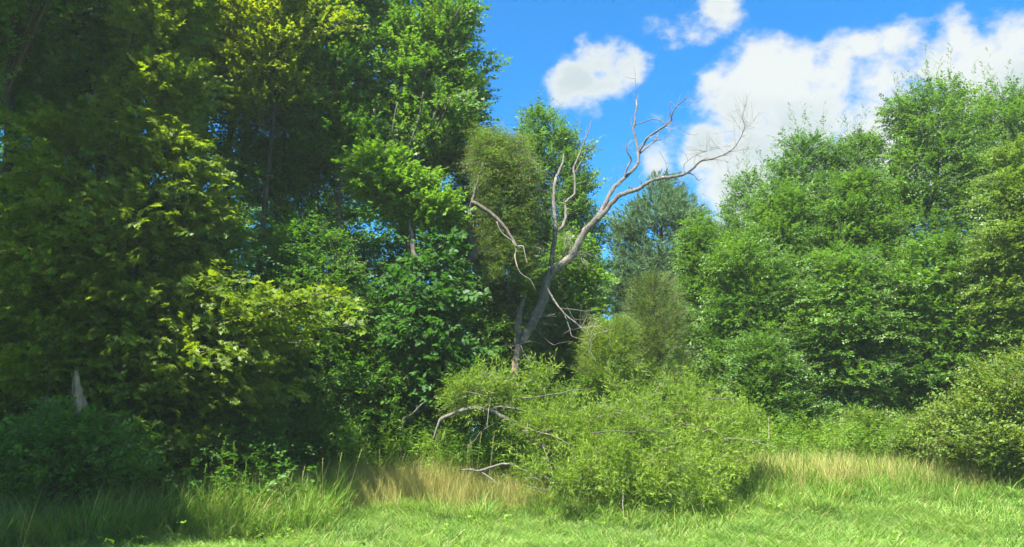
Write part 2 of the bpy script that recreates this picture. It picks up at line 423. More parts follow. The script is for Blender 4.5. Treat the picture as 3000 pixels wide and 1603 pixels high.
def bark_mat(name, c1, c2, c3=None, scale=9, bump=.5, patch=.5):
    m = bpy.data.materials.new(name); m.use_nodes = True; nt = m.node_tree; L = nt.links.new
    pb = nt.nodes['Principled BSDF']; pb.inputs['Roughness'].default_value = .9
    geo = nt.nodes.new('ShaderNodeNewGeometry')
    mp = nt.nodes.new('ShaderNodeMapping'); mp.inputs['Scale'].default_value = (1, 1, .22); L(geo.outputs['Position'], mp.inputs[0])
    n1 = nt.nodes.new('ShaderNodeTexNoise'); n1.inputs['Scale'].default_value = scale * 2.2; n1.inputs['Detail'].default_value = 8; n1.inputs['Roughness'].default_value = .75; L(mp.outputs[0], n1.inputs['Vector'])
    rp = nt.nodes.new('ShaderNodeValToRGB'); e = rp.color_ramp.elements; e[0].position = .36; e[0].color = (*c1, 1); e[1].position = .62; e[1].color = (*c2, 1); L(n1.outputs['Fac'], rp.inputs[0])
    col = rp.outputs[0]
    if c3:
        n2 = nt.nodes.new('ShaderNodeTexNoise'); n2.inputs['Scale'].default_value = 2.4; n2.inputs['Detail'].default_value = 5; L(geo.outputs['Position'], n2.inputs['Vector'])
        r2 = nt.nodes.new('ShaderNodeMapRange'); r2.inputs['From Min'].default_value = patch; r2.inputs['From Max'].default_value = patch + .06; L(n2.outputs['Fac'], r2.inputs['Value'])
        mo = nt.nodes.new('ShaderNodeMix'); mo.data_type = 'RGBA'; L(r2.outputs[0], mo.inputs['Factor']); L(col, mo.inputs['A']); mo.inputs['B'].default_value = (*c3, 1); col = mo.outputs['Result']
    L(col, pb.inputs['Base Color'])
    bp = nt.nodes.new('ShaderNodeBump'); bp.inputs['Strength'].default_value = bump; bp.inputs['Distance'].default_value = .03; L(n1.outputs['Fac'], bp.inputs['Height']); L(bp.outputs[0], pb.inputs['Normal'])
    return m


M = {}
M['maple'] = leaf_mat('maple_leaf', (.075, .14, .014), (.13, .205, .018), (.22, .28, .022), .5, (1.8, 1.6, .3), .5, .3)
M['youngmaple'] = leaf_mat('young_maple_leaf', (.07, .15, 0.022), (.11, .21, 0.029), (.15, .26, 0.038), .45, (1.5, 1.6, .3), .4)
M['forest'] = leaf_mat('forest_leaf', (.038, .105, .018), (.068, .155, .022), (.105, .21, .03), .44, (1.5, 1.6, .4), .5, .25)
M['ash'] = leaf_mat('ash_leaf', (.048, .12, .028), (.088, .18, .038), (.14, .24, .052), .42, (1.4, 1.5, .5), .5, .3)
M['alder'] = leaf_mat('alder_leaf', (.044, .115, .018), (.084, .18, .025), (.138, .24, .036), .43, (1.5, 1.5, .45), .48, .35)
M['bright'] = leaf_mat('light_green_leaf', (.09, .16, 0.029), (.13, .21, 0.035), (.17, .25, 0.048), .45, (1.4, 1.4, .45), .4)
M['olive'] = leaf_mat('olive_leaf', (.075, .14, .018), (.125, .20, .026), (.18, .25, .036), .42, (1.5, 1.4, .35), .5, .25, odd=(.22, .15, .04), oddf=.08)
M['linden'] = leaf_mat('broad_leaf', (.03, .085, .02), (.05, .125, .026), (.085, .17, .034), .42, (1.4, 1.6, .4), .5, .2)  # leaves darkened: the sapling's shade is put into their colour
M['willow'] = leaf_mat('willow_leaf', (.085, .165, .02), (.16, .26, .028), (.24, .34, .04), .44, (1.5, 1.4, .35), .55, .2)
M['greywillow'] = leaf_mat('old_willow_leaf', (.06, .13, .022), (.105, .19, .032), (.155, .24, .045), .44, (1.4, 1.4, .4), .5, .2, odd=(.20, .19, .06), oddf=.08)
M['pine'] = leaf_mat('pine_needle', (.075, .14, .065), (.12, .20, .09), (.18, .27, .12), .3, (1.2, 1.4, .8), .55, .3)
M['weed'] = leaf_mat('weed_leaf', (.10, .20, .02), (.16, .27, .028), (.22, .33, .036), .42, (1.4, 1.5, .4), .55, .2)
M['grass'] = leaf_mat('grass_blade', (.06, .15, .02), (.12, .235, .03), (.21, .31, .05), .35, (1.3, 1.4, .5), .55, .25, odd=(.32, .29, .11), oddf=.14)
M['hay'] = leaf_mat('mown_grass_blade', (.06, .15, .024), (.12, .23, .036), (.20, .30, .055), .30, (1.2, 1.3, .5), .55, .25, odd=(.36, .34, .14), oddf=.10)
M['dry'] = leaf_mat('dry_grass_blade', (.22, .24, .07), (.34, .32, .10), (.46, .41, .15), .30, (1.2, 1.1, .7), .6, .2)
M['bark'] = bark_mat('grey_bark', (.035, .03, .024), (.10, .085, .065))
M['darkbark'] = bark_mat('dark_bark', (.022, .018, .014), (.06, .05, .038))
M['dead'] = bark_mat('weathered_dead_wood', (.05, .045, .038), (.15, .135, .115), (.27, .22, .165), 9, .9, .6)
M['snag'] = bark_mat('torn_pale_wood', (.10, .08, .06), (.30, .22, .13), (.16, .10, .055), 8, .9, .6)
M['stub'] = bark_mat('rotting_dead_wood', (.05, .042, .032), (.15, .125, .095), (.26, .18, .10), 8, .9, .56)
M['twig'] = bark_mat('twig_bark', (.05, .042, .03), (.13, .11, .08), None, 6, .1)
M['deadtwig'] = bark_mat('dead_twig', (.14, .12, .10), (.28, .24, .20), None, 6, .1)


def ground_mat():
    m = bpy.data.materials.new('soil_and_moss'); m.use_nodes = True; nt = m.node_tree; L = nt.links.new
    pb = nt.nodes['Principled BSDF']; pb.inputs['Roughness'].default_value = .95
    geo = nt.nodes.new('ShaderNodeNewGeometry')
    n1 = nt.nodes.new('ShaderNodeTexNoise'); n1.inputs['Scale'].default_value = 1.7; n1.inputs['Detail'].default_value = 8; L(geo.outputs['Position'], n1.inputs['Vector'])
    n2 = nt.nodes.new('ShaderNodeTexNoise'); n2.inputs['Scale'].default_value = 40; n2.inputs['Detail'].default_value = 4; L(geo.outputs['Position'], n2.inputs['Vector'])
    s = math_n(nt, 'ADD', math_n(nt, 'MULTIPLY', n1.outputs['Fac'], .5), math_n(nt, 'MULTIPLY', n2.outputs['Fac'], .5))
    rp = nt.nodes.new('ShaderNodeValToRGB'); e = rp.color_ramp.elements; e[0].position = .35; e[0].color = (.05, .075, .02, 1); e[1].position = .65; e[1].color = (.14, .19, .055, 1); L(s, rp.inputs[0])
    L(rp.outputs[0], pb.inputs['Base Color'])
    bp = nt.nodes.new('ShaderNodeBump'); bp.inputs['Strength'].default_value = .7; bp.inputs['Distance'].default_value = .05; L(n2.outputs['Fac'], bp.inputs['Height']); L(bp.outputs[0], pb.inputs['Normal'])
    return m


M['ground'] = ground_mat()


# ------------------------------------------------------------------ ground
def H(x, y):
    x = np.asarray(x, float); y = np.asarray(y, float)
    t = np.clip((y - 12.6) / 5.5, 0, 1); s = t * t * (3 - 2 * t)
    near = np.clip((60 - y) / 20, 0, 1)
    return (.62 * s + .045 * np.sin(x * 1.3 + y * .7) + .035 * np.sin(x * 2.9 - y * 1.7 + 1) + .02 * np.sin(x * 5.1 + y * 4.3)) * near


def build_ground():
    xs = np.concatenate([[-900, -400, -150, -70], np.linspace(-32, 32, 161), [70, 150, 400, 900]])
    ys = np.concatenate([[-900, -300, -80, -20], np.linspace(-4, 44, 121), [60, 90, 200, 500, 1200]])
    X, Y = np.meshgrid(xs, ys); Z = H(X, Y) * ((Y > -6) & (np.abs(X) < 60))
    V = np.stack([X, Y, Z], -1).reshape(-1, 3); nx, ny = len(xs), len(ys)
    i = (np.arange(ny - 1)[:, None] * nx + np.arange(nx - 1)[None]).ravel()
    T = np.concatenate([np.stack([i, i + 1, i + nx + 1], -1), np.stack([i, i + nx + 1, i + nx], -1)])
    put('ground', mesh_np('ground', V, T, smooth=True), M['ground'], kind='structure')


build_ground()


# ------------------------------------------------------------------ trees
DENS = .9


def tree(name, label, cat_, seed, rows, Y, trunk=None, leafm='forest', tpl='oval', barkm='bark', r0=.14, group=None,
         n_limb=6, extra=None, leaf_objs=0, shrink=.02, tri=True, **kw):
    """a tree from its crown outline (rows of photo heights and widths at distance Y) with trunk, limbs, twigs, leaves"""
    rng = np.random.default_rng(seed)
    pr = prof_from(rows, Y, shrink)
    z, cx, rx = pr
    if trunk is None:
        bx = cx[0] + rng.normal(0, .15); k = len(z) // 2
        trunk = [(bx, Y, H(bx, Y) - .1), ((bx + cx[0]) / 2, Y, z[0] * .6 + .2), (cx[k], Y, z[k]), (cx[-1], Y, z[-1] - .3)]
    base = np.array([trunk[0][0], trunk[0][1], float(H(trunk[0][0], trunk[0][1]))])
    root = thing(name, label, cat_, base, group)
    trunk = [np.array(p, float) + (rng.normal(0, .16, 3) * np.array([1, 1, 0]) if 0 < i_ < len(trunk) - 1 and len(trunk) == 4 else 0) for i_, p in enumerate(trunk)]
    Q, R = smooth_line(trunk, [r0 * 1.25, r0, r0 * .6, r0 * .12], 5, .25, rng)
    V, T = tube(Q, R, 9, .05, rng)
    put('trunk', mesh_np(name + '_trunk', V - base, T, smooth=True), M[barkm], root)
    kw['nb'] = int(kw.get('nb', 90) * DENS); kw['ns'] = int(kw.get('ns', 14) * 2.3); kw['pad'] = kw.get('pad', .35) * 1.2
    SPR, lines, tw = crown(rng, pr, Y, **kw)
    if leaf_objs: Lf = leaves_on(rng, SPR[0], SPR[1], SPR[2], SPR[3] * kw.get('slen', .4), kw.get('nl', 12), kw.get('size', .09), droop=kw.get('droop', .2), jit=kw.get('jit', .3))
    # main limbs are parts, the thin ones stay together
    ln = np.linalg.norm(lines[:, -1] - lines[:, 0], axis=1)
    facing = lines[:, -1, 1] - Y
    order = np.argsort(-(ln - .35 * facing))
    for k in order[:n_limb]:
        Q = lines[k]; Rr = np.linspace(r0 * .38, r0 * .1, len(Q))
        V, T = tube(Q, Rr, 6, .05, rng)
        put('limb', mesh_np(name + '_limb', V - base, T, smooth=True), M[barkm], root)
    if tri:
        rest = order[n_limb:]
        rad = np.linspace(.014, .005, 6)[None].repeat(len(rest), 0) * (1 + 2 * r0)
        a = sticks(lines[rest], rad)
        p0 = np.concatenate([t[0] for t in tw]); p1 = np.concatenate([t[1] for t in tw])
        sel = rng.random(len(p0)) < .35
        b = sticks(np.stack([p0[sel], p1[sel]], 1), np.array([.005, .003])[None].repeat(sel.sum(), 0))
        V, T = merge([a, b])
        put('twigs', mesh_np(name + '_twigs', V - base, T), M['twig'], root, kind='stuff')
    if leaf_objs:
        dist = Lf['p'] @ np.array([0.0, 1, 0]) - .0 * Lf['p'][:, 2]
        px = Lf['p'][:, 0] / Lf['p'][:, 1]; el = (Lf['p'][:, 2] - CAM_H) / Lf['p'][:, 1]
        ok = (np.abs(px) < .62) & (el < .56)
        score = np.where(ok, Lf['s'] / dist, 0)
        top = np.argsort(-score)[:leaf_objs]
        tv, tf = TPL[tpl]
        mm = []
        for q in range(4):
            me = mesh_np(name + '_leaf', tv, tf, np.full(len(tv), .2 + .2 * q)); me.materials.append(M[leafm]); mm.append(me)
        from mathutils import Matrix
        for j in top:
            d, n_ = Lf['d'][j], Lf['n'][j]; s_ = np.cross(n_, d)
            o = bpy.data.objects.new('leaf', mm[int(rng.integers(4))]); C.objects.link(o); o.parent = root
            o.matrix_local = Matrix(((d[0] * Lf['s'][j], s_[0] * Lf['s'][j], n_[0] * Lf['s'][j], Lf['p'][j][0] - base[0]),
                                     (d[1] * Lf['s'][j], s_[1] * Lf['s'][j], n_[1] * Lf['s'][j], Lf['p'][j][1] - base[1]),
                                     (d[2] * Lf['s'][j], s_[2] * Lf['s'][j], n_[2] * Lf['s'][j], Lf['p'][j][2] - base[2]), (0, 0, 0, 1)))
        keep = np.ones(len(Lf['p']), bool); keep[top] = False
        Lf = {k: v[keep] for k, v in Lf.items()}
        V, T, r = leaf_verts(Lf, tpl)
        put('foliage', mesh_np(name + '_foliage', V - base, T, r), M[leafm], root, kind='stuff')
    else:
        key, ms = sprigs(tpl, kw.get('nl', 12), kw.get('slen', .4), kw.get('size', .09), kw.get('droop', .2), kw.get('jit', .3))
        ms = [m_.copy() for m_ in ms] if (leafm + key) not in _groups else ms
        scatter('foliage', SPR[0], euler_of(SPR[1], SPR[2]), SPR[3], leafm + key, ms, M[leafm], rng, root, base)
    if extra: extra(root, base, rng)
    return root


def limb_part(root, base, pts, radii, mat, rng, name='limb', sides=8, rough=.06, wob=.15, per=4):
    Q, R = smooth_line(pts, radii, per, wob, rng); V, T = tube(Q, R, sides, rough, rng)
    return put(name, mesh_np(name, V - base, T, smooth=True), mat, root)


def px_line(pts, Y0, Y1=None):
    Y1 = Y0 if Y1 is None else Y1
    n = len(pts)
    return [W(p[0], p[1], Y0 + (Y1 - Y0) * i / max(n - 1, 1)) for i, p in enumerate(pts)]


exec_parts = []
# --- left: the shaded wood
LW = 'tall trees of the shaded wood'
tree('maple_tree', 'large maple at the wood edge whose outermost boughs of lobed leaves glow yellow green', 'tree', 11,
     [(-330, 300, 760), (-230, 350, 900), (-130, 380, 760), (-40, 370, 620), (50, 330, 600), (150, 300, 580), (230, 250, 640), (330, 180, 700), (420, 0, 700), (500, 0, 730), (580, -50, 850),
      (680, -100, 800), (780, -100, 830), (880, -150, 960), (960, -150, 1050), (1060, -150, 1040), (1160, -150, 1000), (1260, -150, 900), (1340, -100, 820)],
     15.4, trunk=[W(240, 1500, 16.4), W(240, 1120, 16.4), W(280, 600, 16.0), W(480, -180, 15.4)], leafm='maple', tpl='maple', barkm='darkbark', r0=.13,
     nb=210, ns=15, nl=9, slen=.42, size=.14, depth=.62, rise=.35, pad=.38, bias=.7, jit=.35, droop=.3, flat=.2, leaf_objs=300, n_limb=9)
for i, (px, Y, r, sd) in enumerate([(185, 19, .15, 21), (65, 17.5, .14, 22), (370, 20.5, .17, 23), (-130, 16, .17, 24), (640, 22, .16, 25), (-330, 18.5, .18, 26), (-600, 16.5, .18, 27), (520, 25, .14, 28), (-420, 13.5, .16, 29)]):
    b = W(px, 1400, Y)
    lab = ['straight dark trunk with pale sky showing through the leaves beside it', 'dark trunk nearest the left edge of the view under a shady crown',
           'thick dark trunk rising behind the glowing upper boughs of the maple', 'broad dark tree just beyond the left edge spreading over the shade',
           'dark tall tree behind the right side of the glowing maple boughs', 'tall shady tree far left whose crown closes the canopy overhead',
           'outermost tall tree on the left casting shade on the rough grass', 'slender dark trunk deep in the wood behind the thick one', 'tall crown leaning over the shaded rough grass at the far left'][i]
    xs = b[0]
    z0, z1 = 8.3 + (i % 3) * .8, 17.5 + (i % 4)
    rng = np.random.default_rng(sd)
    # crown outline given directly in metres through the same outline helper
    def rows_m(x, z0, z1, r, Y=Y):
        out = []
        for f, k in ((0, .45), (.2, .9), (.45, 1.0), (.75, .75), (1, .2)):
            z = z0 + f * (z1 - z0); d = (z - CAM_H) / Y
            # invert W for py
            t = math.tan(math.atan(d) - PITCH); py = 801.5 - F * t
            sc = F / Y * (math.cos(PITCH) + t * -math.sin(PITCH)) ** -1 * 1.0
            dd = pdir(0, py); s2 = F * dd.y / Y
            out.append((py, 1500 + (x - r * k) * s2, 1500 + (x + r * k) * s2))
        return out
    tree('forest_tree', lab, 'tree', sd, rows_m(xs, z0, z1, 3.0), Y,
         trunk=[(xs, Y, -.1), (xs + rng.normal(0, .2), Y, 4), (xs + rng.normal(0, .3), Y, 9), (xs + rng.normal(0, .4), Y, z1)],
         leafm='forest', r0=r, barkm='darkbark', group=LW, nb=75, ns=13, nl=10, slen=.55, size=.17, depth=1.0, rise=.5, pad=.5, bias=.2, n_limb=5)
# tall trees just outside the view whose shade falls on the left of the scene
for i, (x, y, r, z0, z1, lab) in enumerate([(-11.4, 7.0, 3.4, 3.5, 16, 'roadside tree standing nearest on the left, its shade on the rough grass'),
                                            (-11.0, 10.4, 3.4, 3.5, 17, 'roadside tree left of the maple, its shade over the maple crown'),
                                            (-13.0, 3.6, 3.6, 4.0, 15, 'roadside tree furthest towards the road on the left')]):
    rng = np.random.default_rng(140 + i)
    tree('roadside_tree', lab, 'tree', 141 + i, rows_m(x, z0, z1, r, y), y, trunk=[(x, y, -.1), (x, y, 3), (x, y, 7), (x, y, z1 - .5)], leafm='forest', r0=.15, barkm='darkbark',
         group='trees beside the road left of the view', nb=105, ns=11, nl=10, slen=.55, size=.18, depth=1.0, rise=.5, pad=.5, bias=0, n_limb=4)
# understory of the wood, each a small tree of its own
US = 'small shaded trees under the wood canopy'
for i, (rows, Y, sd, lm, lab) in enumerate([
    ([(300, 60, 260), (380, -20, 420), (500, -80, 520), (620, -80, 520), (700, 0, 480)], 17.5, 31, 'forest', 'shaded small tree with layered dull green boughs at the upper left of the wood'),
    ([(560, 0, 300), (700, -100, 420), (850, -120, 470), (1000, -120, 420), (1120, -60, 400)], 16.5, 32, 'forest', 'dim understory tree low on the left behind the torn pale trunk'),
    ([(560, 420, 640), (700, 330, 760), (850, 300, 800), (1000, 300, 820), (1150, 350, 760)], 16.2, 33, 'forest', 'shaded understory tree directly behind the hanging maple boughs'),
    ([(150, 720, 900), (260, 640, 1000), (400, 600, 1050), (520, 620, 1000), (600, 680, 960)], 20.5, 34, 'forest', 'dark green crown filling the middle of the wood above the young maple'),
    ([(-200, 640, 900), (0, 560, 1000), (100, 540, 1040), (200, 560, 1000), (280, 620, 960), (340, 660, 900)], 19.0, 35, 'maple', 'maple crown with sunlit lobed leaves at the top of the view'),
    ([(640, 780, 960), (720, 720, 1050), (850, 700, 1120), (980, 740, 1120), (1120, 760, 1080)], 17.5, 36, 'forest', 'dull shaded bush tree left of the big broad leaves'),
    ([(900, 1000, 1150), (1000, 960, 1220), (1120, 960, 1260), (1230, 980, 1260)], 17.5, 37, 'forest', 'dark low thicket tree behind the goldenrod clump'),
    ([(420, 850, 1000), (520, 760, 1080), (640, 740, 1120), (760, 760, 1130), (880, 800, 1120)], 22.5, 39, 'forest', 'shaded tree filling the wood below the stems of the young maple'),
    ([(560, 1150, 1300), (660, 1090, 1380), (780, 1060, 1400), (900, 1050, 1400), (1050, 1080, 1400)], 23.5, 40, 'forest', 'dark tree at the back of the wood behind the broad leaved sapling'),
    ([(420, 1360, 1480), (520, 1320, 1560), (640, 1310, 1580), (760, 1320, 1580)], 23.5, 49, 'forest', 'dark tree behind the crown of the old willow'),
    ([(850, 1420, 1560), (950, 1380, 1640), (1050, 1370, 1680), (1200, 1370, 1700)], 23.0, 50, 'forest', 'dark tree at the foot of the dead tree, behind it'),
    ([(0, -60, 160), (120, -120, 260), (240, -160, 300), (340, -160, 300)], 21, 54, 'forest', 'high shaded crown at the upper left corner behind the trunks'),
    ([(700, 1330, 1400), (820, 1300, 1460), (950, 1290, 1480), (1100, 1300, 1500), (1220, 1300, 1500)], 22, 38, 'forest', 'dark shaded tree filling the gap behind the broken dead trunk'),
]):
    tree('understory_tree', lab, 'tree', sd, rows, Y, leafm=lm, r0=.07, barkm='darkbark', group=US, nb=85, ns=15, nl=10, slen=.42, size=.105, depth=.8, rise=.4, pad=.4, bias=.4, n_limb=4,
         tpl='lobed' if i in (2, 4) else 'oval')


VG = 'shaded bushes along the left edge of the wood'
for i, (rows, Y, sd, lab) in enumerate([
    ([(1060, -40, 130), (1130, -120, 180), (1230, -120, 300), (1330, -120, 300)], 15.2, 131, 'dim bush at the far left between the pale broken trunk and the view edge'),
    ([(1225, 170, 290), (1265, 60, 350), (1320, -20, 420), (1400, -20, 420)], 12.9, 136, 'dim low bush hiding the foot of the broken trunk'),
    ([(1120, 300, 420), (1180, 240, 520), (1250, 220, 560), (1340, 230, 560)], 15.6, 132, 'dim bush right of the pale broken trunk'),
    ([(1100, 560, 680), (1160, 500, 780), (1240, 480, 820), (1330, 500, 800)], 15.8, 133, 'shaded bush under the lowest hanging maple boughs'),
    ([(1120, 830, 930), (1180, 780, 1020), (1260, 760, 1060), (1340, 800, 1060)], 17.2, 134, 'dark bush behind the arching seed stems'),
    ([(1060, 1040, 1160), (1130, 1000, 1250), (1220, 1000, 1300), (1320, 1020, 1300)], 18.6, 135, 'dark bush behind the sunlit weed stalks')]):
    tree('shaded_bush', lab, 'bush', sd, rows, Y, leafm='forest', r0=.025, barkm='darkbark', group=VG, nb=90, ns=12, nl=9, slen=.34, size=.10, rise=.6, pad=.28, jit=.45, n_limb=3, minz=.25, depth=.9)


# tall tree with upright pale stems at the open sky edge
def vstems(root, base, rng):
    for pts in ([(1185, 640), (1180, 520), (1200, 430), (1230, 340), (1240, 270)], [(1190, 600), (1160, 500), (1150, 400), (1165, 300)], [(1185, 560), (1225, 440), (1262, 370), (1290, 290)],
                [(1185, 520), (1120, 420), (1095, 320)]):
        limb_part(root, base, px_line(pts, 20.2, 19.0), [.06, .02], M['dead'], rng, 'limb', 6)


tree('maple_tree', 'tallest full tree against the open blue sky with several pale upright stems inside', 'tree', 41,
     [(-260, 1150, 1250), (-120, 1120, 1330), (20, 1080, 1370), (100, 1060, 1410), (200, 1050, 1440), (300, 1040, 1440), (370, 1030, 1480), (440, 1060, 1470), (500, 1090, 1350)],
     20.8, trunk=[W(1210, 1450, 20.8), W(1215, 1000, 20.8), W(1195, 640, 20.6), W(1190, -100, 20.8)], leafm='alder', tpl='lobed', r0=.15, nb=150, ns=18, nl=10, slen=.45, size=.12, rise=.7, pad=.36,
     leaders=10, lead_h=.9, extra=vstems, n_limb=8, bias=.5)
tree('maple_tree', 'dark green tree left of the tall one with thin stems showing between its leaves', 'tree', 42,
     [(-200, 900, 1000), (-60, 860, 1100), (100, 820, 1120), (250, 800, 1130), (380, 820, 1140), (480, 860, 1120)],
     20.0, leafm='forest', tpl='lobed', r0=.13, nb=125, ns=16, nl=10, slen=.42, size=.115, rise=.6, pad=.36, n_limb=8,
     trunk=[W(1010, 1450, 20), W(1000, 1000, 20), W(985, 600, 20), W(1000, -100, 20)])
tree('young_maple', 'small bright green maple lit by the sun in front of the dark wood', 'tree', 43,
     [(425, 1060, 1120), (460, 1010, 1200), (510, 990, 1270), (560, 1000, 1300), (610, 1080, 1350), (660, 1180, 1350)],
     18.2, leafm='youngmaple', tpl='lobed', r0=.05, nb=70, ns=12, nl=9, slen=.3, size=.11, rise=.35, pad=.3, depth=1.0, flat=.15, bias=.5, n_limb=5,
     trunk=[W(1225, 1400, 19.0), W(1215, 900, 19.0), W(1205, 700, 18.7), W(1120, 440, 18.2)], droop=.1)


def snag(root, base, rng):
    limb_part(root, base, px_line([(1222, 800), (1212, 740), (1206, 690), (1200, 660), (1202, 640)], 17.6), [.075, .06, .045, .02], M['dead'], rng, 'broken_limb', 8)


tree('broad_leaved_sapling', 'sapling with big oval leaves standing in the shade, its right tips catching the sun', 'tree', 44,
     [(700, 1290, 1350), (760, 1180, 1370), (850, 1090, 1420), (930, 1080, 1400), (1000, 1090, 1440), (1080, 1130, 1410), (1160, 1150, 1380), (1220, 1180, 1330)],
     17.3, leafm='linden', tpl='wide', r0=.045, nb=66, ns=7, nl=8, slen=.42, size=.17, rise=.4, pad=.28, depth=.8, flat=.15, bias=.6, jit=.45, droop=.3, leaf_objs=300, n_limb=6, extra=snag,
     trunk=[W(1290, 1400, 18.2), W(1290, 1250, 17.8), W(1290, 950, 17.5), W(1310, 730, 17.3)])


def willow_wood(root, base, rng):
    limb_part(root, base, px_line([(1374, 640), (1384, 590), (1393, 559), (1412, 490), (1443, 424)], 18.6), [.07, .045, .035, .03, .015], M['dead'], rng, 'dead_spike', 7)
    limb_part(root, base, px_line([(1380, 610), (1391, 594), (1447, 632), (1477, 663), (1503, 703), (1513, 724)], 18.4, 17.8), [.06, .05, .042, .035, .022], M['bark'], rng, 'arching_limb', 8)
    limb_part(root, base, px_line([(1455, 650), (1470, 682), (1500, 706), (1512, 728), (1509, 755), (1523, 798), (1553, 820), (1570, 850)], 18.0, 17.6), [.018, .018, .016, .012, .006], M['dead'], rng, 'dead_limb', 6)
    limb_part(root, base, px_line([(1513, 724), (1532, 722), (1538, 745), (1545, 775)], 17.9), [.02, .006], M['deadtwig'], rng, 'dead_twig', 5)


tree('old_willow', 'old willow with dull fine leaves, a curved dark trunk and a bare pale spike', 'tree', 45,
     [(375, 1395, 1440), (420, 1390, 1540), (480, 1380, 1555), (560, 1400, 1570), (640, 1420, 1565), (720, 1440, 1560), (800, 1450, 1540)],
     19.0, leafm='greywillow', tpl='narrow', r0=.12, nb=120, ns=20, nl=12, slen=.42, size=.10, rise=.5, pad=.28, hang=.4, droop=.5, n_limb=4, extra=willow_wood,
     trunk=[W(1340, 1460, 18.8), W(1338, 1000, 18.8), W(1362, 808, 18.7), W(1386, 751, 18.6), W(1384, 712, 18.6), W(1373, 664, 18.6), W(1380, 600, 18.6)])
tree('ash_tree', 'tree with spiky upright tops standing behind the dead tree against blue sky', 'tree', 46,
     [(325, 1545, 1590), (370, 1515, 1670), (430, 1500, 1715), (500, 1495, 1740), (600, 1490, 1745), (700, 1490, 1770), (800, 1500, 1790), (920, 1500, 1800), (1020, 1520, 1780)],
     24.5, leafm='ash', r0=.13, nb=150, ns=18, nl=11, slen=.42, size=.11, rise=.8, pad=.32, leaders=22, lead_h=.9, n_limb=5)
tree('yellow_green_maple', 'low yellow green maple with flat leafy layers behind the leaning dead trunk', 'tree', 47,
     [(690, 1650, 1740), (740, 1600, 1760), (800, 1540, 1770), (870, 1540, 1760), (950, 1540, 1780), (1040, 1560, 1740), (1120, 1580, 1740)],
     21.5, leafm='youngmaple', tpl='lobed', r0=.06, nb=90, ns=14, nl=9, slen=.38, size=.11, rise=.3, pad=.35, flat=.12)
tree('understory_tree', 'olive green bushy tree seen between the curved willow trunk and the dead tree', 'tree', 48,
     [(660, 1400, 1470), (740, 1380, 1540), (820, 1380, 1560), (900, 1370, 1560), (1000, 1370, 1560)],
     22.5, leafm='olive', tpl='oval', r0=.06, nb=90, ns=14, nl=9, slen=.38, size=.095, rise=.4, pad=.35, group=US)


# pine
def pine():
    rng = np.random.default_rng(51); Y = 30.0
    rows = [(530, 1910, 1970), (570, 1860, 2010), (610, 1820, 2060), (650, 1780, 2100), (720, 1750, 2120), (800, 1730, 2140), (880, 1740, 2120), (960, 1740, 2110), (1020, 1760, 2080)]
    pr = prof_from(rows, Y, .15); z, cx, rx = pr
    bx = W(1935, 1000, Y)[0]; base = np.array([bx, Y, float(H(bx, Y))])
    root = thing('pine_tree', 'blue green pine with dense needle tufts far back in the gap', 'tree', base)
    Q, R = smooth_line([(bx, Y, 0), (bx, Y, 5), (W(1940, 560, Y)[0], Y, z[-1])], [.2, .14, .03], 6, .05, rng); V, T = tube(Q, R, 9)
    put('trunk', mesh_np('pine_trunk', V - base, T, smooth=True), M['darkbark'], root)
    nb = 240
    zz = np.linspace(z[0], z[-1], 200); rr = np.interp(zz, z, rx); cc = np.interp(zz, z, cx)
    p = (rr + .1) ** 1.2; p /= p.sum(); idx = rng.choice(200, nb, p=p)
    a = rng.uniform(0, 2 * np.pi, nb); fl = (np.sin(a) > 0) & (rng.random(nb) < .55); a[fl] *= -1
    u = rng.uniform(.7, 1.0, nb)
    E = np.stack([cc[idx] + rr[idx] * u * np.cos(a), Y + rr[idx] * .9 * u * np.sin(a), zz[idx]], -1)
    S = np.stack([cc[idx] * .6 + bx * .4, np.full(nb, Y), zz[idx] - .25 * rr[idx]], -1)
    t = np.linspace(0, 1, 5)[None, :, None]; Mi = (S + E) / 2 - UP * .12
    lines = S[:, None] * (1 - t) ** 2 + 2 * t * (1 - t) * Mi[:, None] + E[:, None] * t * t
    order = np.argsort(E[:, 1])
    for k in order[:6]:
        V, T = tube(lines[k], np.linspace(.05, .015, 5), 6); put('limb', mesh_np('pine_limb', V - base, T, smooth=True), M['darkbark'], root)
    V, T = sticks(lines[order[6:]], np.linspace(.03, .01, 5)[None].repeat(nb - 6, 0)); put('twigs', mesh_np('pine_twigs', V - base, T), M['twig'], root, kind='stuff')
    K = nb * 34; bi = np.repeat(np.arange(nb), 34); t = .3 + .7 * rng.random(K)[:, None] ** .6
    P = S[bi] * (1 - t) ** 2 + 2 * t * (1 - t) * Mi[bi] + E[bi] * t * t
    out = unit(E[bi] - S[bi]); lat = unit(np.cross(np.tile(UP, (K, 1)), out)); w = rng.normal(0, .32, K)
    P += lat * w[:, None] + UP * rng.normal(.05, .14, K)[:, None]
    d = unit(out * .7 + lat * (w * 1.2)[:, None] + UP * rng.uniform(.1, .9, K)[:, None])
    nneed = 20
    dd = unit(d[:, None] * .8 + rng.normal(0, .55, (K, nneed, 3))).reshape(-1, 3)
    PP = (P[:, None] + d[:, None] * rng.uniform(0, .2, (K, nneed, 1))).reshape(-1, 3)
    n_ = rng.normal(0, 1, dd.shape); n_ = unit(n_ - (n_ * dd).sum(-1, keepdims=True) * dd)
    Lf = dict(p=PP, d=dd, n=n_, s=rng.uniform(.12, .2, len(PP)), r=np.repeat(rng.random(K), nneed) * .6 + rng.random(len(PP)) * .4)
    V, T, r = leaf_verts(Lf, 'needle'); put('needles', mesh_np('pine_needles', V - base, T, r), M['pine'], root, kind='stuff')


pine()

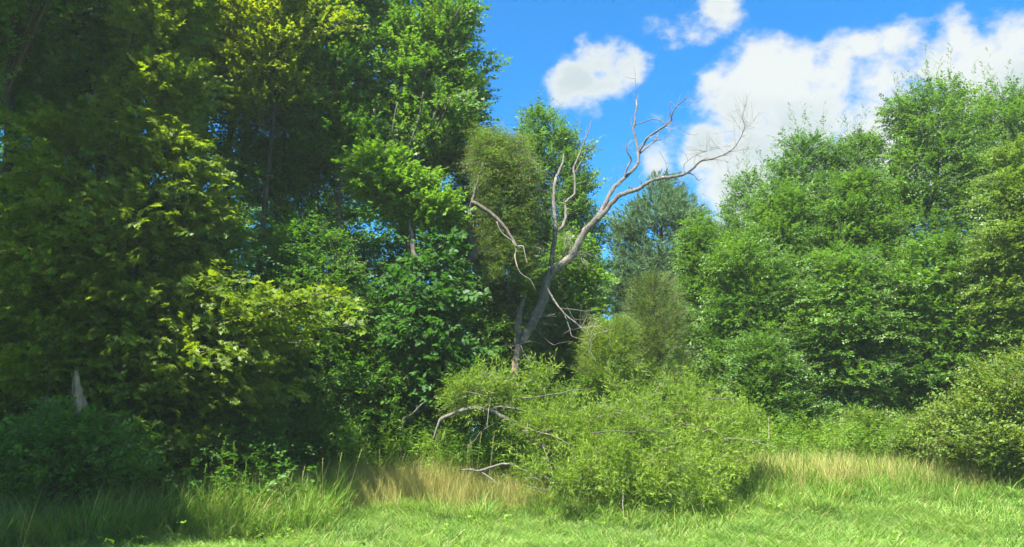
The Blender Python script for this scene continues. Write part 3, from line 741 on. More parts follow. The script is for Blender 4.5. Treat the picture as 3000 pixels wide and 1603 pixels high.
tree('willow_sapling', 'soft rounded sallow with fine leaves in front of the pine', 'tree', 52,
     [(812, 1880, 1940), (850, 1845, 1975), (910, 1835, 2000), (980, 1830, 2020), (1060, 1830, 2040), (1130, 1840, 2040)],
     20.5, leafm='greywillow', tpl='narrow', r0=.04, nb=110, ns=18, nl=11, slen=.32, size=.075, rise=.9, pad=.24, jit=.4)
tree('willow_sapling', 'bright willow bush left of the sallow, leaning over the fallen crown', 'tree', 53,
     [(935, 1770, 1820), (975, 1740, 1850), (1030, 1710, 1870), (1090, 1700, 1870), (1150, 1710, 1860)],
     19.5, leafm='willow', tpl='narrow', r0=.04, nb=90, ns=18, nl=11, slen=.32, size=.085, rise=.9, pad=.26, jit=.4)

# --- right: the sunlit stand
RT = 'leafy trees of the sunlit stand on the right'
right = [
    ([(520, 2165, 2235), (560, 2130, 2260), (640, 2090, 2310), (720, 2060, 2340), (850, 2040, 2370), (1000, 2040, 2370), (1150, 2060, 2350)], 27.0, 61, 'ash', 'pointed tree top right beside the pine, leftmost of the sunlit stand', 18, {}),
    ([(410, 2310, 2440), (450, 2270, 2460), (520, 2230, 2490), (600, 2210, 2510), (720, 2200, 2520), (850, 2200, 2530), (1000, 2200, 2530), (1150, 2220, 2500)], 26.0, 62, 'ash', 'tree with thin spiky shoots under the bright middle of the big cloud', 34, dict(nb=180)),
    ([(410, 2460, 2560), (450, 2430, 2590), (520, 2400, 2620), (650, 2380, 2660), (800, 2380, 2660), (950, 2380, 2660), (1100, 2400, 2640)], 26.5, 63, 'ash', 'slim spiky topped tree just left of the tallest one on the right', 30, dict(nb=170)),
    ([(250, 2700, 2800), (285, 2610, 2850), (340, 2590, 2880), (420, 2580, 2900), (520, 2550, 2920), (650, 2540, 2940), (800, 2540, 2940), (950, 2540, 2920), (1100, 2560, 2900)], 24.5, 64, 'alder', 'tallest tree of the right stand with a pointed top shoot', 36, dict(nb=230)),
    ([(270, 2860, 2990), (320, 2830, 3050), (400, 2810, 3110), (520, 2810, 3180), (700, 2810, 3200), (850, 2810, 3200), (1000, 2810, 3200)], 25.5, 65, 'alder', 'broad tree with several spiky tops at the far right', 30, dict(nb=200)),
    ([(270, 2990, 3110), (340, 2970, 3180), (500, 2960, 3260), (800, 2950, 3300), (1000, 2950, 3300)], 27, 66, 'alder', 'tree half outside the view at the right edge', 16, {}),
    ([(440, 2940, 3080), (520, 2890, 3130), (620, 2850, 3170), (740, 2830, 3180), (860, 2830, 3160), (960, 2860, 3140), (1060, 2880, 3140)], 20.0, 67, 'bright', 'light green tree in front at the right edge with layered boughs', 6, dict(rise=.25, flat=.14, size=.1)),
    ([(700, 2110, 2230), (760, 2060, 2310), (860, 2030, 2370), (960, 2020, 2400), (1080, 2020, 2400), (1200, 2060, 2370), (1290, 2100, 2340)], 22.5, 68, 'alder', 'round leafy tree left of the dark hollow in the right stand', 6, {}),
    ([(730, 2400, 2520), (800, 2340, 2620), (900, 2300, 2680), (1000, 2300, 2700), (1100, 2310, 2680), (1200, 2340, 2640), (1290, 2380, 2620)], 22.0, 69, 'alder', 'tree with wide level boughs in the middle of the right stand', 5, dict(rise=.25, flat=.12)),
    ([(700, 2650, 2780), (780, 2600, 2880), (880, 2580, 2940), (980, 2580, 2940), (1080, 2600, 2920), (1180, 2640, 2880), (1280, 2660, 2860)], 21.5, 70, 'alder', 'tree with drooping sunlit layers above the olive bush', 5, dict(rise=.25, flat=.12)),
    ([(560, 2230, 2340), (650, 2170, 2420), (760, 2150, 2450), (880, 2150, 2450), (1000, 2180, 2440)], 24.5, 71, 'alder', 'bushy middle crown below the spiky tops', 12, {}),
    ([(520, 2450, 2570), (620, 2400, 2640), (740, 2390, 2680), (860, 2390, 2680), (980, 2420, 2660)], 24.0, 72, 'alder', 'bushy crown left of the dark gap below the tallest tree', 10, {}),
    ([(1000, 2170, 2270), (1070, 2130, 2340), (1150, 2120, 2360), (1270, 2140, 2360)], 21.0, 73, 'alder', 'low leafy tree edge beside the fallen willow', 0, dict(size=.09)),
    ([(640, 2000, 2080), (760, 2000, 2140), (850, 1980, 2180), (960, 1960, 2200), (1080, 1960, 2200), (1200, 1980, 2200)], 25.0, 74, 'alder', 'leafy tree filling the space between pine and right stand', 6, {}),
]
for rows, Y, sd, lm, lab, lead, kw in right:
    k = dict(nb=140, ns=17, nl=11, slen=.4, size=.105, rise=.5, pad=.34, fill=.6, leaders=int(lead * 2.2), lead_h=1.45, n_limb=5, bias=.5)
    k.update(kw)
    tree('leafy_tree', lab, 'tree', sd, rows, Y, leafm=lm, r0=.10, group=RT, **k)

tree('olive_bush', 'big olive and reddish bush at the right edge above the dry grass', 'bush', 81,
     [(1030, 2940, 3060), (1090, 2820, 3150), (1150, 2740, 3180), (1210, 2680, 3200), (1280, 2660, 3200), (1340, 2720, 3200), (1390, 2800, 3160)],
     17.6, leafm='olive', r0=.04, nb=150, ns=14, nl=9, slen=.3, size=.085, rise=.5, pad=.28, jit=.45, minz=.3, tmin=.35)
SB = 'low green shrubs at the foot of the right stand'
for i, (rows, Y, sd, lab) in enumerate([
    ([(1205, 2520, 2580), (1240, 2480, 2640), (1290, 2460, 2660), (1340, 2470, 2660)], 20.0, 82, 'small light green shrub below the dark hollow of the right stand'),
    ([(1230, 2680, 2740), (1270, 2620, 2790), (1320, 2600, 2800), (1370, 2610, 2800)], 18.6, 83, 'bright green shrub touching the left side of the olive bush'),
    ([(1275, 2300, 2400), (1310, 2250, 2460), (1350, 2240, 2460)], 20.5, 84, 'low spreading shrub behind the pale tall grass right of the fallen willow'),
    ([(1190, 2330, 2400), (1230, 2290, 2440), (1290, 2280, 2450)], 21.5, 85, 'dark green shrub against the trunks of the right stand')]):
    tree('green_shrub', lab, 'shrub', sd, rows, Y, leafm='bright' if i < 3 else 'alder', r0=.02, nb=70, ns=12, nl=9, slen=.28, size=.085, rise=.6, pad=.22, jit=.45, group=SB, n_limb=3, minz=.4)


def build_haze():  # added greenish haze volume, standing in for the milky veil on the window glass
    x0, x1, y0, y1, z0, z1 = -905, 905, -905, 1205, -1.3, 21
    V = [(x, y, z) for z in (z0, z1) for y in (y0, y1) for x in (x0, x1)]
    T = [(0, 2, 1), (1, 2, 3), (4, 5, 6), (5, 7, 6), (0, 1, 4), (1, 5, 4), (2, 6, 3), (3, 6, 7), (0, 4, 2), (2, 4, 6), (1, 3, 5), (3, 7, 5)]
    m = bpy.data.materials.new('window_veil_haze'); m.use_nodes = True; nt = m.node_tree; nt.nodes.clear()
    out = nt.nodes.new('ShaderNodeOutputMaterial'); v = nt.nodes.new('ShaderNodeVolumePrincipled')
    v.inputs['Color'].default_value = (.80, .95, .86, 1); v.inputs['Density'].default_value = HAZE; v.inputs['Anisotropy'].default_value = .2
    nt.links.new(v.outputs[0], out.inputs['Volume'])
    put('haze', mesh_np('haze', V, T), m, kind='stuff')


if HAZE > 0: build_haze()

# --- dead tree
def dead_tree():
    rng = np.random.default_rng(91); Y = 19.5
    b = W(1486, 1470, Y); base = np.array([b[0], Y, float(H(b[0], Y))])
    root = thing('dead_tree', 'bare grey dead tree with a broken stub and long leaning limbs against the sky', 'tree', base)
    lp = lambda pts, rad, y0=0, y1=0, m='dead', nm='limb', sd=10, **k: limb_part(root, base, px_line(pts, Y + y0, Y + y1), [q * .7 for q in rad], M[m], rng, nm, sd, **k)
    lp([(1484, 1500), (1490, 1290), (1497, 1156), (1508, 1075), (1520, 999), (1518, 948), (1526, 902), (1541, 864)], [.2, .17, .14, .13, .125, .11, .09, .035], 0, 0, 'stub', 'trunk', 12)
    lp([(1519, 1015), (1546, 971), (1574, 917), (1592, 876), (1597, 836), (1615, 800), (1640, 777), (1676, 749), (1691, 719), (1716, 678), (1752, 637), (1768, 618)],
       [.10, .15, .18, .17, .15, .15, .13, .12, .12, .115, .11, .08], 0, -.3, 'dead', 'leaning_trunk', 12)
    lp([(1752, 640), (1771, 600), (1794, 556), (1814, 536), (1830, 520), (1856, 497), (1869, 474), (1870, 446)], [.075, .075, .07, .065, .062, .058, .052, .05], -.3, .6)
    lp([(1870, 450), (1863, 408), (1855, 379), (1860, 359), (1861, 333), (1866, 310), (1862, 281), (1862, 248), (1861, 228), (1861, 212), (1856, 193)], [.045, .042, .038, .034, .03, .03, .018, .012, .009, .007, .004], .6, 1.2)
    lp([(1861, 230), (1847, 230), (1836, 226), (1827, 224)], [.008, .004], 1.1, 1.2, nm='twig', sd=4)
    lp([(1857, 385), (1849, 359), (1850, 346), (1857, 336)], [.022, .018, .008], .8, .8, nm='twig', sd=6)
    lp([(1870, 450), (1886, 421), (1899, 402), (1925, 384), (1951, 367), (1966, 353), (1969, 336), (1981, 313), (2000, 297), (2013, 290), (2036, 300), (2054, 293)], [.045, .042, .04, .037, .034, .03, .022, .02, .017, .012, .01, .005], .6, -.6)
    lp([(1967, 348), (1961, 323), (1965, 300)], [.022, .018, .010], 0, -.1, nm='twig', sd=6)
    lp([(2001, 296), (2007, 288), (2011, 280)], [.012, .008], -.4, -.4, nm='twig', sd=5)
    lp([(1860, 365), (1886, 358), (1912, 349), (1938, 354), (1953, 366)], [.018, .02, .018, .012], .8, .1, nm='twig', sd=6)
    lp([(1938, 352), (1958, 362), (1990, 376), (2010, 390), (2036, 396), (2045, 390)], [.008, .008, .007, .005, .003], .2, -.3, nm='twig', sd=4)
    lp([(1872, 452), (1896, 431), (1918, 413), (1927, 394), (1935, 374)], [.04, .034, .03, .02, .01], .6, 1.0)
    lp([(1919, 413), (1938, 408), (1963, 394)], [.02, .006], .8, .9, nm='twig', sd=6)
    lp([(1830, 520), (1837, 493), (1848, 472), (1847, 459), (1837, 444), (1835, 418)], [.03, .032, .034, .028, .02, .008], .2, 0)
    lp([(1820, 538), (1793, 550), (1789, 538)], [.02, .018, .008], 0, 0, nm='twig', sd=6)
    lp([(1875, 475), (1884, 471)], [.02, .006], .4, .4, nm='twig', sd=5)
    V = [(1750, 645), (1775, 618), (1804, 582), (1830, 567), (1870, 554), (1892, 539), (1922, 525), (1958, 519), (1991, 515), (2017, 505), (2036, 488), (2053, 472), (2085, 466), (2112, 457), (2134, 446), (2152, 431), (2167, 408), (2177, 386), (2182, 366), (2174, 346), (2182, 320), (2187, 307)]
    lp(V, [.085, .085, .08, .075, .068, .06, .055, .052, .05, .046, .04, .034, .03, .026, .022, .018, .014, .012, .009, .007, .005, .004], -.3, -1.8)
    lp([(1846, 564), (1847, 556), (1849, 545)], [.035, .03, .02], -.45, -.45, nm='broken_stub', sd=7)
    lp([(1990, 514), (2017, 508), (2033, 514), (2045, 528), (2056, 524)], [.022, .02, .016, .012, .006], -.9, -1, nm='twig', sd=6)
    lp([(1978, 518), (1990, 528), (2002, 536)], [.014, .006], -.85, -.9, nm='twig', sd=5)
    lp([(2005, 508), (2004, 484), (2015, 472), (2040, 454), (2069, 444), (2107, 434)], [.010, .009, .008, .007, .004], -1, -1.4, nm='twig', sd=4)
    lp([(1951, 520), (1951, 480), (1940, 458), (1931, 441)], [.008, .004], -.7, -.8, nm='twig', sd=4)
    lp([(1951, 480), (1972, 478), (1988, 486)], [.005, .003], -.8, -.8, nm='twig', sd=4)
    lp([(2015, 472), (2008, 452), (1988, 438)], [.006, .003], -1.1, -1.2, nm='twig', sd=4)
    # upright inner stems
    lp([(1612, 806), (1617, 754), (1625, 703), (1627, 652), (1624, 617), (1622, 576), (1627, 530), (1640, 497), (1650, 474), (1651, 451)], [.11, .09, .085, .075, .062, .058, .055, .045, .038, .018], -.05, .8)
    lp([(1626, 682), (1645, 668), (1655, 647), (1658, 617), (1655, 597), (1666, 584), (1683, 568), (1684, 530), (1682, 505)], [.05, .058, .052, .05, .045, .045, .042, .04, .04], .2, .9)
    lp([(1682, 508), (1681, 490), (1696, 457), (1709, 421), (1726, 379), (1732, 353)], [.042, .04, .034, .026, .018, .009], .9, 1.5)
    lp([(1683, 512), (1690, 497), (1706, 470), (1717, 446), (1734, 436), (1744, 426)], [.036, .034, .03, .028, .025, .012], .9, .6)
    lp([(1655, 600), (1652, 588), (1657, 580)], [.025, .02, .01], .5, .5, nm='twig', sd=6)
    # low dead branches to the right
    lp([(1590, 822), (1600, 838), (1615, 866), (1635, 897), (1660, 925), (1690, 948), (1715, 975), (1738, 992)], [.035, .034, .032, .028, .02, .015, .01, .006], -.3, -1.5, nm='dead_branch', sd=6)
    lp([(1640, 903), (1680, 907), (1720, 912), (1760, 906), (1792, 915)], [.012, .009, .004], -.8, -1.4, nm='dead_branch', sd=5)
    lp([(1655, 925), (1668, 960), (1676, 985), (1700, 992), (1730, 1010)], [.012, .009, .004], -.8, -1.6, nm='dead_branch', sd=5)
    lp([(1724, 911), (1732, 930), (1728, 950)], [.005, .003], -1.1, -1.2, nm='dead_branch', sd=4)
    lp([(1560, 950), (1590, 985), (1620, 1010), (1640, 1005), (1680, 1000)], [.012, .009, .004], -.2, -.8, nm='dead_branch', sd=5)
    lp([(1525, 1010), (1545, 1050), (1570, 1080), (1590, 1100)], [.01, .004], -.2, -.8, nm='dead_branch', sd=5)
    # fine twigs: recursive sprays
    P, Rr = [], []

    def grow(p, d, length, depth_, r):
        n = 5; pts = [p]; d = unit(d)
        for i in range(n - 1):
            d = unit(d + rng.normal(0, .16, 3) + UP * .05); pts.append(pts[-1] + d * length / (n - 1))
        P.append(pts); Rr.append(np.linspace(r, r * .45, n))
        if depth_ > 0:
            for q in range(int(rng.integers(2, 5))):
                i = int(rng.integers(1, n)); s = rng.normal(0, 1, 3); s[1] *= .6
                grow(pts[i], d * .75 + s * .55, length * rng.uniform(.4, .75), depth_ - 1, r * .6)
    VW = px_line(V, Y - .3, Y - 1.8)
    for i, n_, ln, dp in [(13, 2, .5, 1), (14, 2, .6, 1), (15, 3, .75, 2), (16, 3, .7, 2), (17, 2, .55, 2), (18, 2, .5, 1), (19, 2, .4, 1), (20, 2, .35, 1), (11, 1, .4, 1), (12, 2, .45, 1)]:
        for q in range(n_):
            t = unit(VW[min(i + 1, len(VW) - 1)] - VW[i - 1]); s = rng.normal(0, .55, 3)
            grow(VW[i], t + s + np.array([.25, 0, .1]), ln * rng.uniform(.7, 1.2), dp, .006)
    for px, py, y, ln, k in [(2069, 444, -1.4, .5, 4), (2040, 454, -1.2, .4, 3), (2107, 434, -1.4, .4, 3), (1650, 740, 0, .5, 4), (1690, 730, 0, .5, 5), (1700, 745, 0, .4, 4), (1640, 700, .2, .4, 3), (1835, 430, .2, .25, 2),
                          (1520, 900, 0, .5, 3), (1560, 930, -.3, .7, 5), (1700, 960, -1.3, .5, 4), (1730, 985, -1.5, .45, 4), (1550, 1000, -.2, .5, 3), (1880, 420, .5, .3, 2)]:
        for q in range(k + 2): grow(W(px, py, Y + y), rng.normal(0, 1, 3) * np.array([1, .5, .8]) + np.array([.3, 0, .15]), ln, 1, .0055)
    for px, py, y in [(1771, 600, -.1), (1814, 536, .2), (1850, 500, .4), (1804, 582, -.4), (1870, 554, -.6), (1922, 525, -.8), (1899, 402, .3), (1951, 367, 0), (1862, 281, .9), (1862, 300, .9), (1981, 313, -.4), (1709, 421, 1.3), (1650, 474, .8), (1716, 678, 0), (1752, 637, 0),
                      (1627, 560, .5), (1684, 540, .8), (1597, 836, 0), (1616, 760, 0), (1668, 745, 0), (1936, 374, .8), (1963, 394, .9)]:
        for q in range(3): grow(W(px, py, Y + y), rng.normal(0, 1, 3) * np.array([1, .6, .7]) + np.array([.2, 0, .5]), rng.uniform(.15, .4), 1, .0045)
    V_, T_ = sticks(np.array(P), np.array(Rr)); put('fine_twigs', mesh_np('dead_fine_twigs', V_ - base, T_), M['deadtwig'], root, kind='stuff')


dead_tree()


# --- fallen willow crown
def fallen_willow():
    rng = np.random.default_rng(95)
    b = W(1750, 1470, 16.8); base = np.array([b[0], 16.8, float(H(b[0], 16.8))])
    root = thing('fallen_willow', 'fallen willow with a big mass of fresh narrow leaves lying on the grass', 'fallen tree', base)
    lp = lambda pts, rad, y0, y1, m='dead', nm='limb', sd=8: limb_part(root, base, px_line(pts, y0, y1), rad, M[m], rng, nm, sd)
    lp([(1270, 1290), (1287, 1236), (1307, 1221), (1339, 1208), (1377, 1197), (1412, 1198), (1441, 1204), (1464, 1219), (1493, 1233), (1519, 1251), (1560, 1290), (1640, 1340)], [.02, .025, .03, .034, .036, .04, .042, .042, .042, .042, .05, .06], 15.7, 15.9, 'dead', 'arched_trunk', 10)
    lp([(1440, 1200), (1458, 1192), (1487, 1194), (1522, 1200), (1560, 1215)], [.02, .018, .016, .012], 15.8, 15.7)
    lp([(1470, 1205), (1499, 1178), (1519, 1168), (1566, 1166), (1598, 1159), (1644, 1152), (1679, 1143), (1730, 1140)], [.02, .019, .016, .014, .010, .006], 15.9, 15.9)
    lp([(1730, 1270), (1760, 1266), (1800, 1263), (1850, 1266), (1900, 1262), (1960, 1270)], [.010, .012, .010, .005], 14.9, 14.8)
    lp([(1900, 1330), (1925, 1370), (1945, 1420), (1950, 1440)], [.012, .01, .006], 14.7, 14.6, 'dead', 'twig', 5)
    lp([(1830, 1330), (1838, 1370), (1835, 1410)], [.008, .005], 14.8, 14.7, 'dead', 'twig', 4)
    lp([(1990, 1240), (2020, 1246), (2060, 1255)], [.008, .006], 15.2, 15.2)
    lp([(2060, 1163), (2095, 1168), (2130, 1168)], [.010, .007], 15.8, 15.8)
    lp([(1640, 1480), (1700, 1420), (1760, 1330), (1800, 1250), (1850, 1180)], [.09, .08, .06, .03, .012], 16.8, 16.6, 'bark')
    lp([(1640, 1480), (1760, 1400), (1900, 1330), (2040, 1270), (2140, 1230)], [.08, .06, .045, .025, .01], 16.9, 16.6, 'bark')
    lp([(1640, 1480), (1620, 1380), (1600, 1280), (1590, 1180), (1585, 1110)], [.07, .05, .03, .02, .008], 16.9, 16.6, 'bark')
    # leaf masses: (px, py, radius px x, radius px y, depth, count)
    masses = [(1585, 1200, 50, 45, 16.2, 50), (1592, 1115, 20, 42, 16.2, 26), (1650, 1200, 60, 30, 16.4, 40), (1395, 1168, 95, 38, 16.0, 110), (1340, 1160, 50, 32, 16.0, 34), (1455, 1155, 60, 26, 16.1, 36), (1400, 1130, 30, 22, 16.1, 18), (1500, 1215, 50, 28, 16.3, 30), (1530, 1280, 40, 40, 16.0, 34),
              (1600, 1262, 75, 48, 15.7, 96), (1690, 1285, 80, 52, 15.7, 96), (1770, 1245, 80, 42, 15.9, 80), (1850, 1215, 60, 50, 16.3, 60), (1945, 1200, 80, 50, 16.8, 80), (2030, 1195, 65, 48, 16.8, 66), (1930, 1135, 28, 26, 16.9, 14), (2060, 1150, 30, 24, 16.9, 14), (1820, 1155, 26, 28, 16.5, 12),
              (1870, 1280, 105, 52, 15.4, 120), (2060, 1240, 80, 50, 16.3, 80), (2150, 1225, 55, 40, 16.8, 44), (2110, 1300, 70, 52, 15.9, 70), (2190, 1270, 40, 45, 16.4, 34),
              (1790, 1350, 105, 50, 15.0, 96), (1950, 1375, 120, 58, 14.9, 120), (1860, 1425, 80, 38, 14.6, 54), (2035, 1435, 62, 34, 14.7, 44), (2115, 1370, 58, 48, 15.5, 48), (1690, 1415, 75, 26, 14.8, 36), (1600, 1400, 60, 20, 15.0, 20), (1560, 1375, 30, 16, 15.2, 8)]
    O, Dv, N_ = [], [], []
    for px, py, rx, ry, Y, cnt in masses:
        c = W(px, py, Y); sx = rx / F * Y * .85; sz = ry / F * Y * .82; m = max(int(cnt * .36), 3); k = m * 9
        vc = unit(rng.normal(0, 1, (m, 3))) * rng.uniform(.45, 1.08, (m, 1)); v = np.repeat(vc, 9, 0)
        P = c + v * np.array([sx, sx * .8, sz]) + rng.normal(0, .11, (k, 3)); P[:, 2] = np.maximum(P[:, 2], H(P[:, 0], P[:, 1]) + .05)
        a = rng.uniform(0, 6.28, k)
        d = unit(v * .7 + np.stack([np.cos(a) * .5, np.sin(a) * .4, rng.uniform(-.2, .9, k)], -1))
        n_ = unit(UP + rng.normal(0, .6, (k, 3))); n_ = unit(n_ - (n_ * d).sum(-1, keepdims=True) * d)
        O.append(P); Dv.append(d); N_.append(n_)
    O, Dv, N_ = map(np.concatenate, (O, Dv, N_)); K = len(O)
    sl = rng.uniform(.22, .5, K)
    ns_ = 90; q = rng.integers(0, len(O), ns_); q = q[O[q, 2] > 1.2]
    for i_ in q:
        dd = unit(np.array([rng.normal(0, .5), rng.normal(-.1, .35), 1.0])); ln_ = rng.uniform(.3, .65); f = np.linspace(0, 1, 6)[:, None]
        pts = O[i_] + dd * f * ln_ + np.array([rng.normal(0, .1), 0, -.12]) * f ** 2
        O = np.concatenate([O, pts]); Dv = np.concatenate([Dv, unit(np.tile(dd, (6, 1)) * .8 + rng.normal(0, .45, (6, 3)))])
        n6 = unit(rng.normal(0, 1, (6, 3))); n6 = unit(n6 - (n6 * Dv[-6:]).sum(-1, keepdims=True) * Dv[-6:]); N_ = np.concatenate([N_, n6])
    K = len(O); sl = rng.uniform(.2, .45, K)
    key, ms = sprigs('narrow', 15, .36, .115, .15, .45, True, .7, .7)
    scatter('foliage', O, euler_of(Dv, N_), sl / .36, 'fallen' + key, [m_.copy() for m_ in ms], M['willow'], rng, root, base)
    st = rng.integers(0, K, 70); a0 = O[st] + np.array([0, -.12, 0]); dv = unit(np.stack([rng.normal(0, 1, 70), rng.normal(-.3, .3, 70), rng.normal(.2, .6, 70)], -1)); ln_ = rng.uniform(.4, 1.1, (70, 1))
    f = np.linspace(0, 1, 6)[None, :, None]; PT = a0[:, None] + dv[:, None] * f * ln_[:, None] - UP * .25 * f ** 2 + rng.normal(0, .012, (70, 6, 3))
    Vd, Td = sticks(PT, np.linspace(.008, .003, 6)[None].repeat(70, 0)); put('dead_twigs', mesh_np('fallen_dead_twigs', Vd - base, Td), M['deadtwig'], root, kind='stuff')
    sel = rng.random(K) < .3; O, Dv, sl = O[sel], Dv[sel], sl[sel]; K = len(O)
    V, T = sticks(np.stack([O, O + Dv * sl[:, None]], 1), np.array([.005, .002])[None].repeat(K, 0)); put('shoots', mesh_np('fallen_shoots', V - base, T), M['twig'], root, kind='stuff')


fallen_willow()


def loose_branches():
    rng = np.random.default_rng(97)
    p = px_line([(1350, 1378), (1380, 1376), (1403, 1380), (1441, 1368), (1470, 1360), (1499, 1361), (1525, 1373), (1548, 1384), (1575, 1400)], 15.6, 15.4)
    base = p[0].copy(); base[2] = float(H(base[0], base[1]))
    r = thing('fallen_branch', 'bare forked pale branch lying across the tall grass in front of the fallen willow', 'branch', base)
    limb_part(r, base, p, [.014, .02, .022, .02, .018, .018, .015, .01, .005], M['dead'], rng, 'stem', 7)
    limb_part(r, base, px_line([(1403, 1380), (1426, 1393), (1444, 1406), (1461, 1422)], 15.6, 15.2), [.018, .014, .01, .006], M['dead'], rng, 'fork', 6)
    p = px_line([(1590, 1392), (1604, 1400), (1610, 1414)], 15.3, 15.2); base = p[0].copy(); base[2] = float(H(base[0], base[1]))
    r = thing('fallen_branch', 'short crooked pale stick in the grass right of the forked branch', 'branch', base)
    limb_part(r, base, p, [.014, .012, .006], M['dead'], rng, 'stem', 6)
    limb_part(r, base, px_line([(1604, 1400), (1650, 1410), (1700, 1408)], 15.3, 15.2), [.007, .003], M['dead'], rng, 'fork', 5)
    p = px_line([(1540, 1425), (1570, 1430), (1600, 1436), (1630, 1420)], 14.6, 14.6); base = p[0].copy(); base[2] = float(H(base[0], base[1]))
    r = thing('fallen_branch', 'thin bowed twig lying low in the green grass by the fallen willow', 'branch', base)
    limb_part(r, base, p, [.006, .006, .003], M['dead'], rng, 'stem', 5)
    p = px_line([(1165, 1420), (1180, 1240), (1194, 1224), (1217, 1204), (1240, 1181), (1275, 1163)], 16.6, 16.4); base = p[0].copy(); base[2] = float(H(base[0], base[1]))
    r = thing('dead_stick', 'bare curved stick poking up at the left of the fallen willow', 'branch', base)
    limb_part(r, base, p, [.02, .022, .02, .018, .014], M['dead'], rng, 'stem', 7)
    limb_part(r, base, px_line([(1217, 1204), (1222, 1190), (1226, 1180)], 16.5, 16.5), [.006, .003], M['dead'], rng, 'twig', 4)
    # torn pale trunk in the shade
    p = px_line([(240, 1500), (238, 1290), (236, 1195)], 13.2, 13.2); base = p[0].copy(); base[2] = float(H(base[0], base[1]))
    r = thing('broken_trunk', 'broken trunk with a short pale splintered top standing in the shade on the far left', 'trunk', base)
    limb_part(r, base, p, [.10, .085, .075], M['darkbark'], rng, 'trunk', 10, .12)
    limb_part(r, base, px_line([(236, 1215), (233, 1180), (228, 1140), (222, 1085)], 13.19), [.085, .09, .06, .02], M['snag'], rng, 'splintered_top', 10, .14)
    limb_part(r, base, px_line([(216, 1195), (214, 1150), (215, 1105)], 13.1, 13.1), [.02, .022, .006], M['dead'], rng, 'splinter', 6)
    p = px_line([(55, 1420), (95, 1290), (120, 1230), (150, 1110)], 12.4, 12.6); base = p[0].copy(); base[2] = float(H(base[0], base[1]))
    r = thing('dead_stick', 'thin leaning dead stem in the deep shade at the left', 'branch', base)
    limb_part(r, base, p, [.007, .003], M['twig'], rng, 'stem', 5)


loose_branches()


# ------------------------------------------------------------------ grass and weeds
def blades(rng, P, length, width, lean, dirs=None, seg=3):
    """curved grass blades. P (n,3) roots, lean 0..1 how far they bow over"""
    n = len(P)
    a = rng.uniform(0, 2 * np.pi, n) if dirs is None else dirs
    hd = np.stack([np.cos(a), np.sin(a), np.zeros(n)], -1)
    wv = np.stack([-np.sin(a + rng.normal(0, .6, n)), np.cos(a), np.zeros(n)], -1)
    pts = []
    for i in range(seg + 1):
        t = i / seg
        x = lean * t ** 1.6; zc = np.sqrt(np.maximum(1 - (lean * t) ** 2, .02)) * t
        pts.append(P + hd * (length * x)[:, None] + UP * (length * zc)[:, None])
    V = []
    for i, p in enumerate(pts[:-1]):
        w = width * (1 - .6 * i / seg) / 2
        V += [p - wv * w[:, None], p + wv * w[:, None]]
    V.append(pts[-1]); V = np.stack(V, 1); k = V.shape[1]
    f = []
    for i in range(seg - 1): f += [[2 * i, 2 * i + 1, 2 * i + 3], [2 * i, 2 * i + 3, 2 * i + 2]]
    f.append([2 * seg - 2, 2 * seg - 1, 2 * seg])
    T = (np.arange(n)[:, None, None] * k + np.array(f)[None]).reshape(-1, 3)
    return V.reshape(-1, 3), T, k


def edge_y(x):
    """where the mown strip ends and the rough grass begins"""
    x = np.asarray(x, float)
    return np.interp(x, [-30, -9, -6.2, -4.6, -3.2, -1.5, 0, 2, 3.5, 5, 20], [8.5, 9.5, 11.9, 12.9, 14.2, 15.2, 15.2, 14.5, 14.3, 16.0, 16.6]) + .35 * np.sin(x * 2.1) + .2 * np.sin(x * 4.7 + 1)


def clumped(rng, n, x0, x1, y0, y1, scale=.25, per=14):
    m = n // per; cx = rng.uniform(x0, x1, m); cy_ = rng.uniform(y0, y1, m)
    return np.repeat(cx, per) + rng.normal(0, scale, m * per), np.repeat(cy_, per) + rng.normal(0, scale, m * per)


def tufts(nm, seed, nvar, nblade, rad, l0, l1, w0, w1, lean0, lean1, mat, direc=None, dsp=.4, seg=3, lift=0.0):
    """a few small tufts of grass to scatter"""
    rng = np.random.default_rng(seed); out = []
    for q in range(nvar):
        n = nblade; a = rng.uniform(0, 6.28, n); r_ = rad * rng.uniform(0, 1, n) ** .6
        P = np.stack([np.cos(a) * r_, np.sin(a) * r_, rng.uniform(0, 1, n) * lift - .015], -1)
        dirs = None if direc is None else np.where(rng.random(n) < .5, 0, math.pi) + rng.normal(0, dsp, n)
        V, T, k = blades(rng, P, rng.uniform(l0, l1, n), rng.uniform(w0, w1, n), rng.uniform(lean0, lean1, n), dirs, seg)
        out.append(mesh_np(nm, V, T, np.repeat(rng.random(n), k)))
    return out


def scat_xy(name, x, y, rz, scl, meshes, mat, rng, dz=0.0):
    n = len(x); P = np.stack([x, y, H(x, y) + dz], -1)
    rot = np.stack([rng.normal(0, .08, n), rng.normal(0, .08, n), rz], -1)
    return scatter(name, P, rot, scl, name, meshes, M[mat], rng)


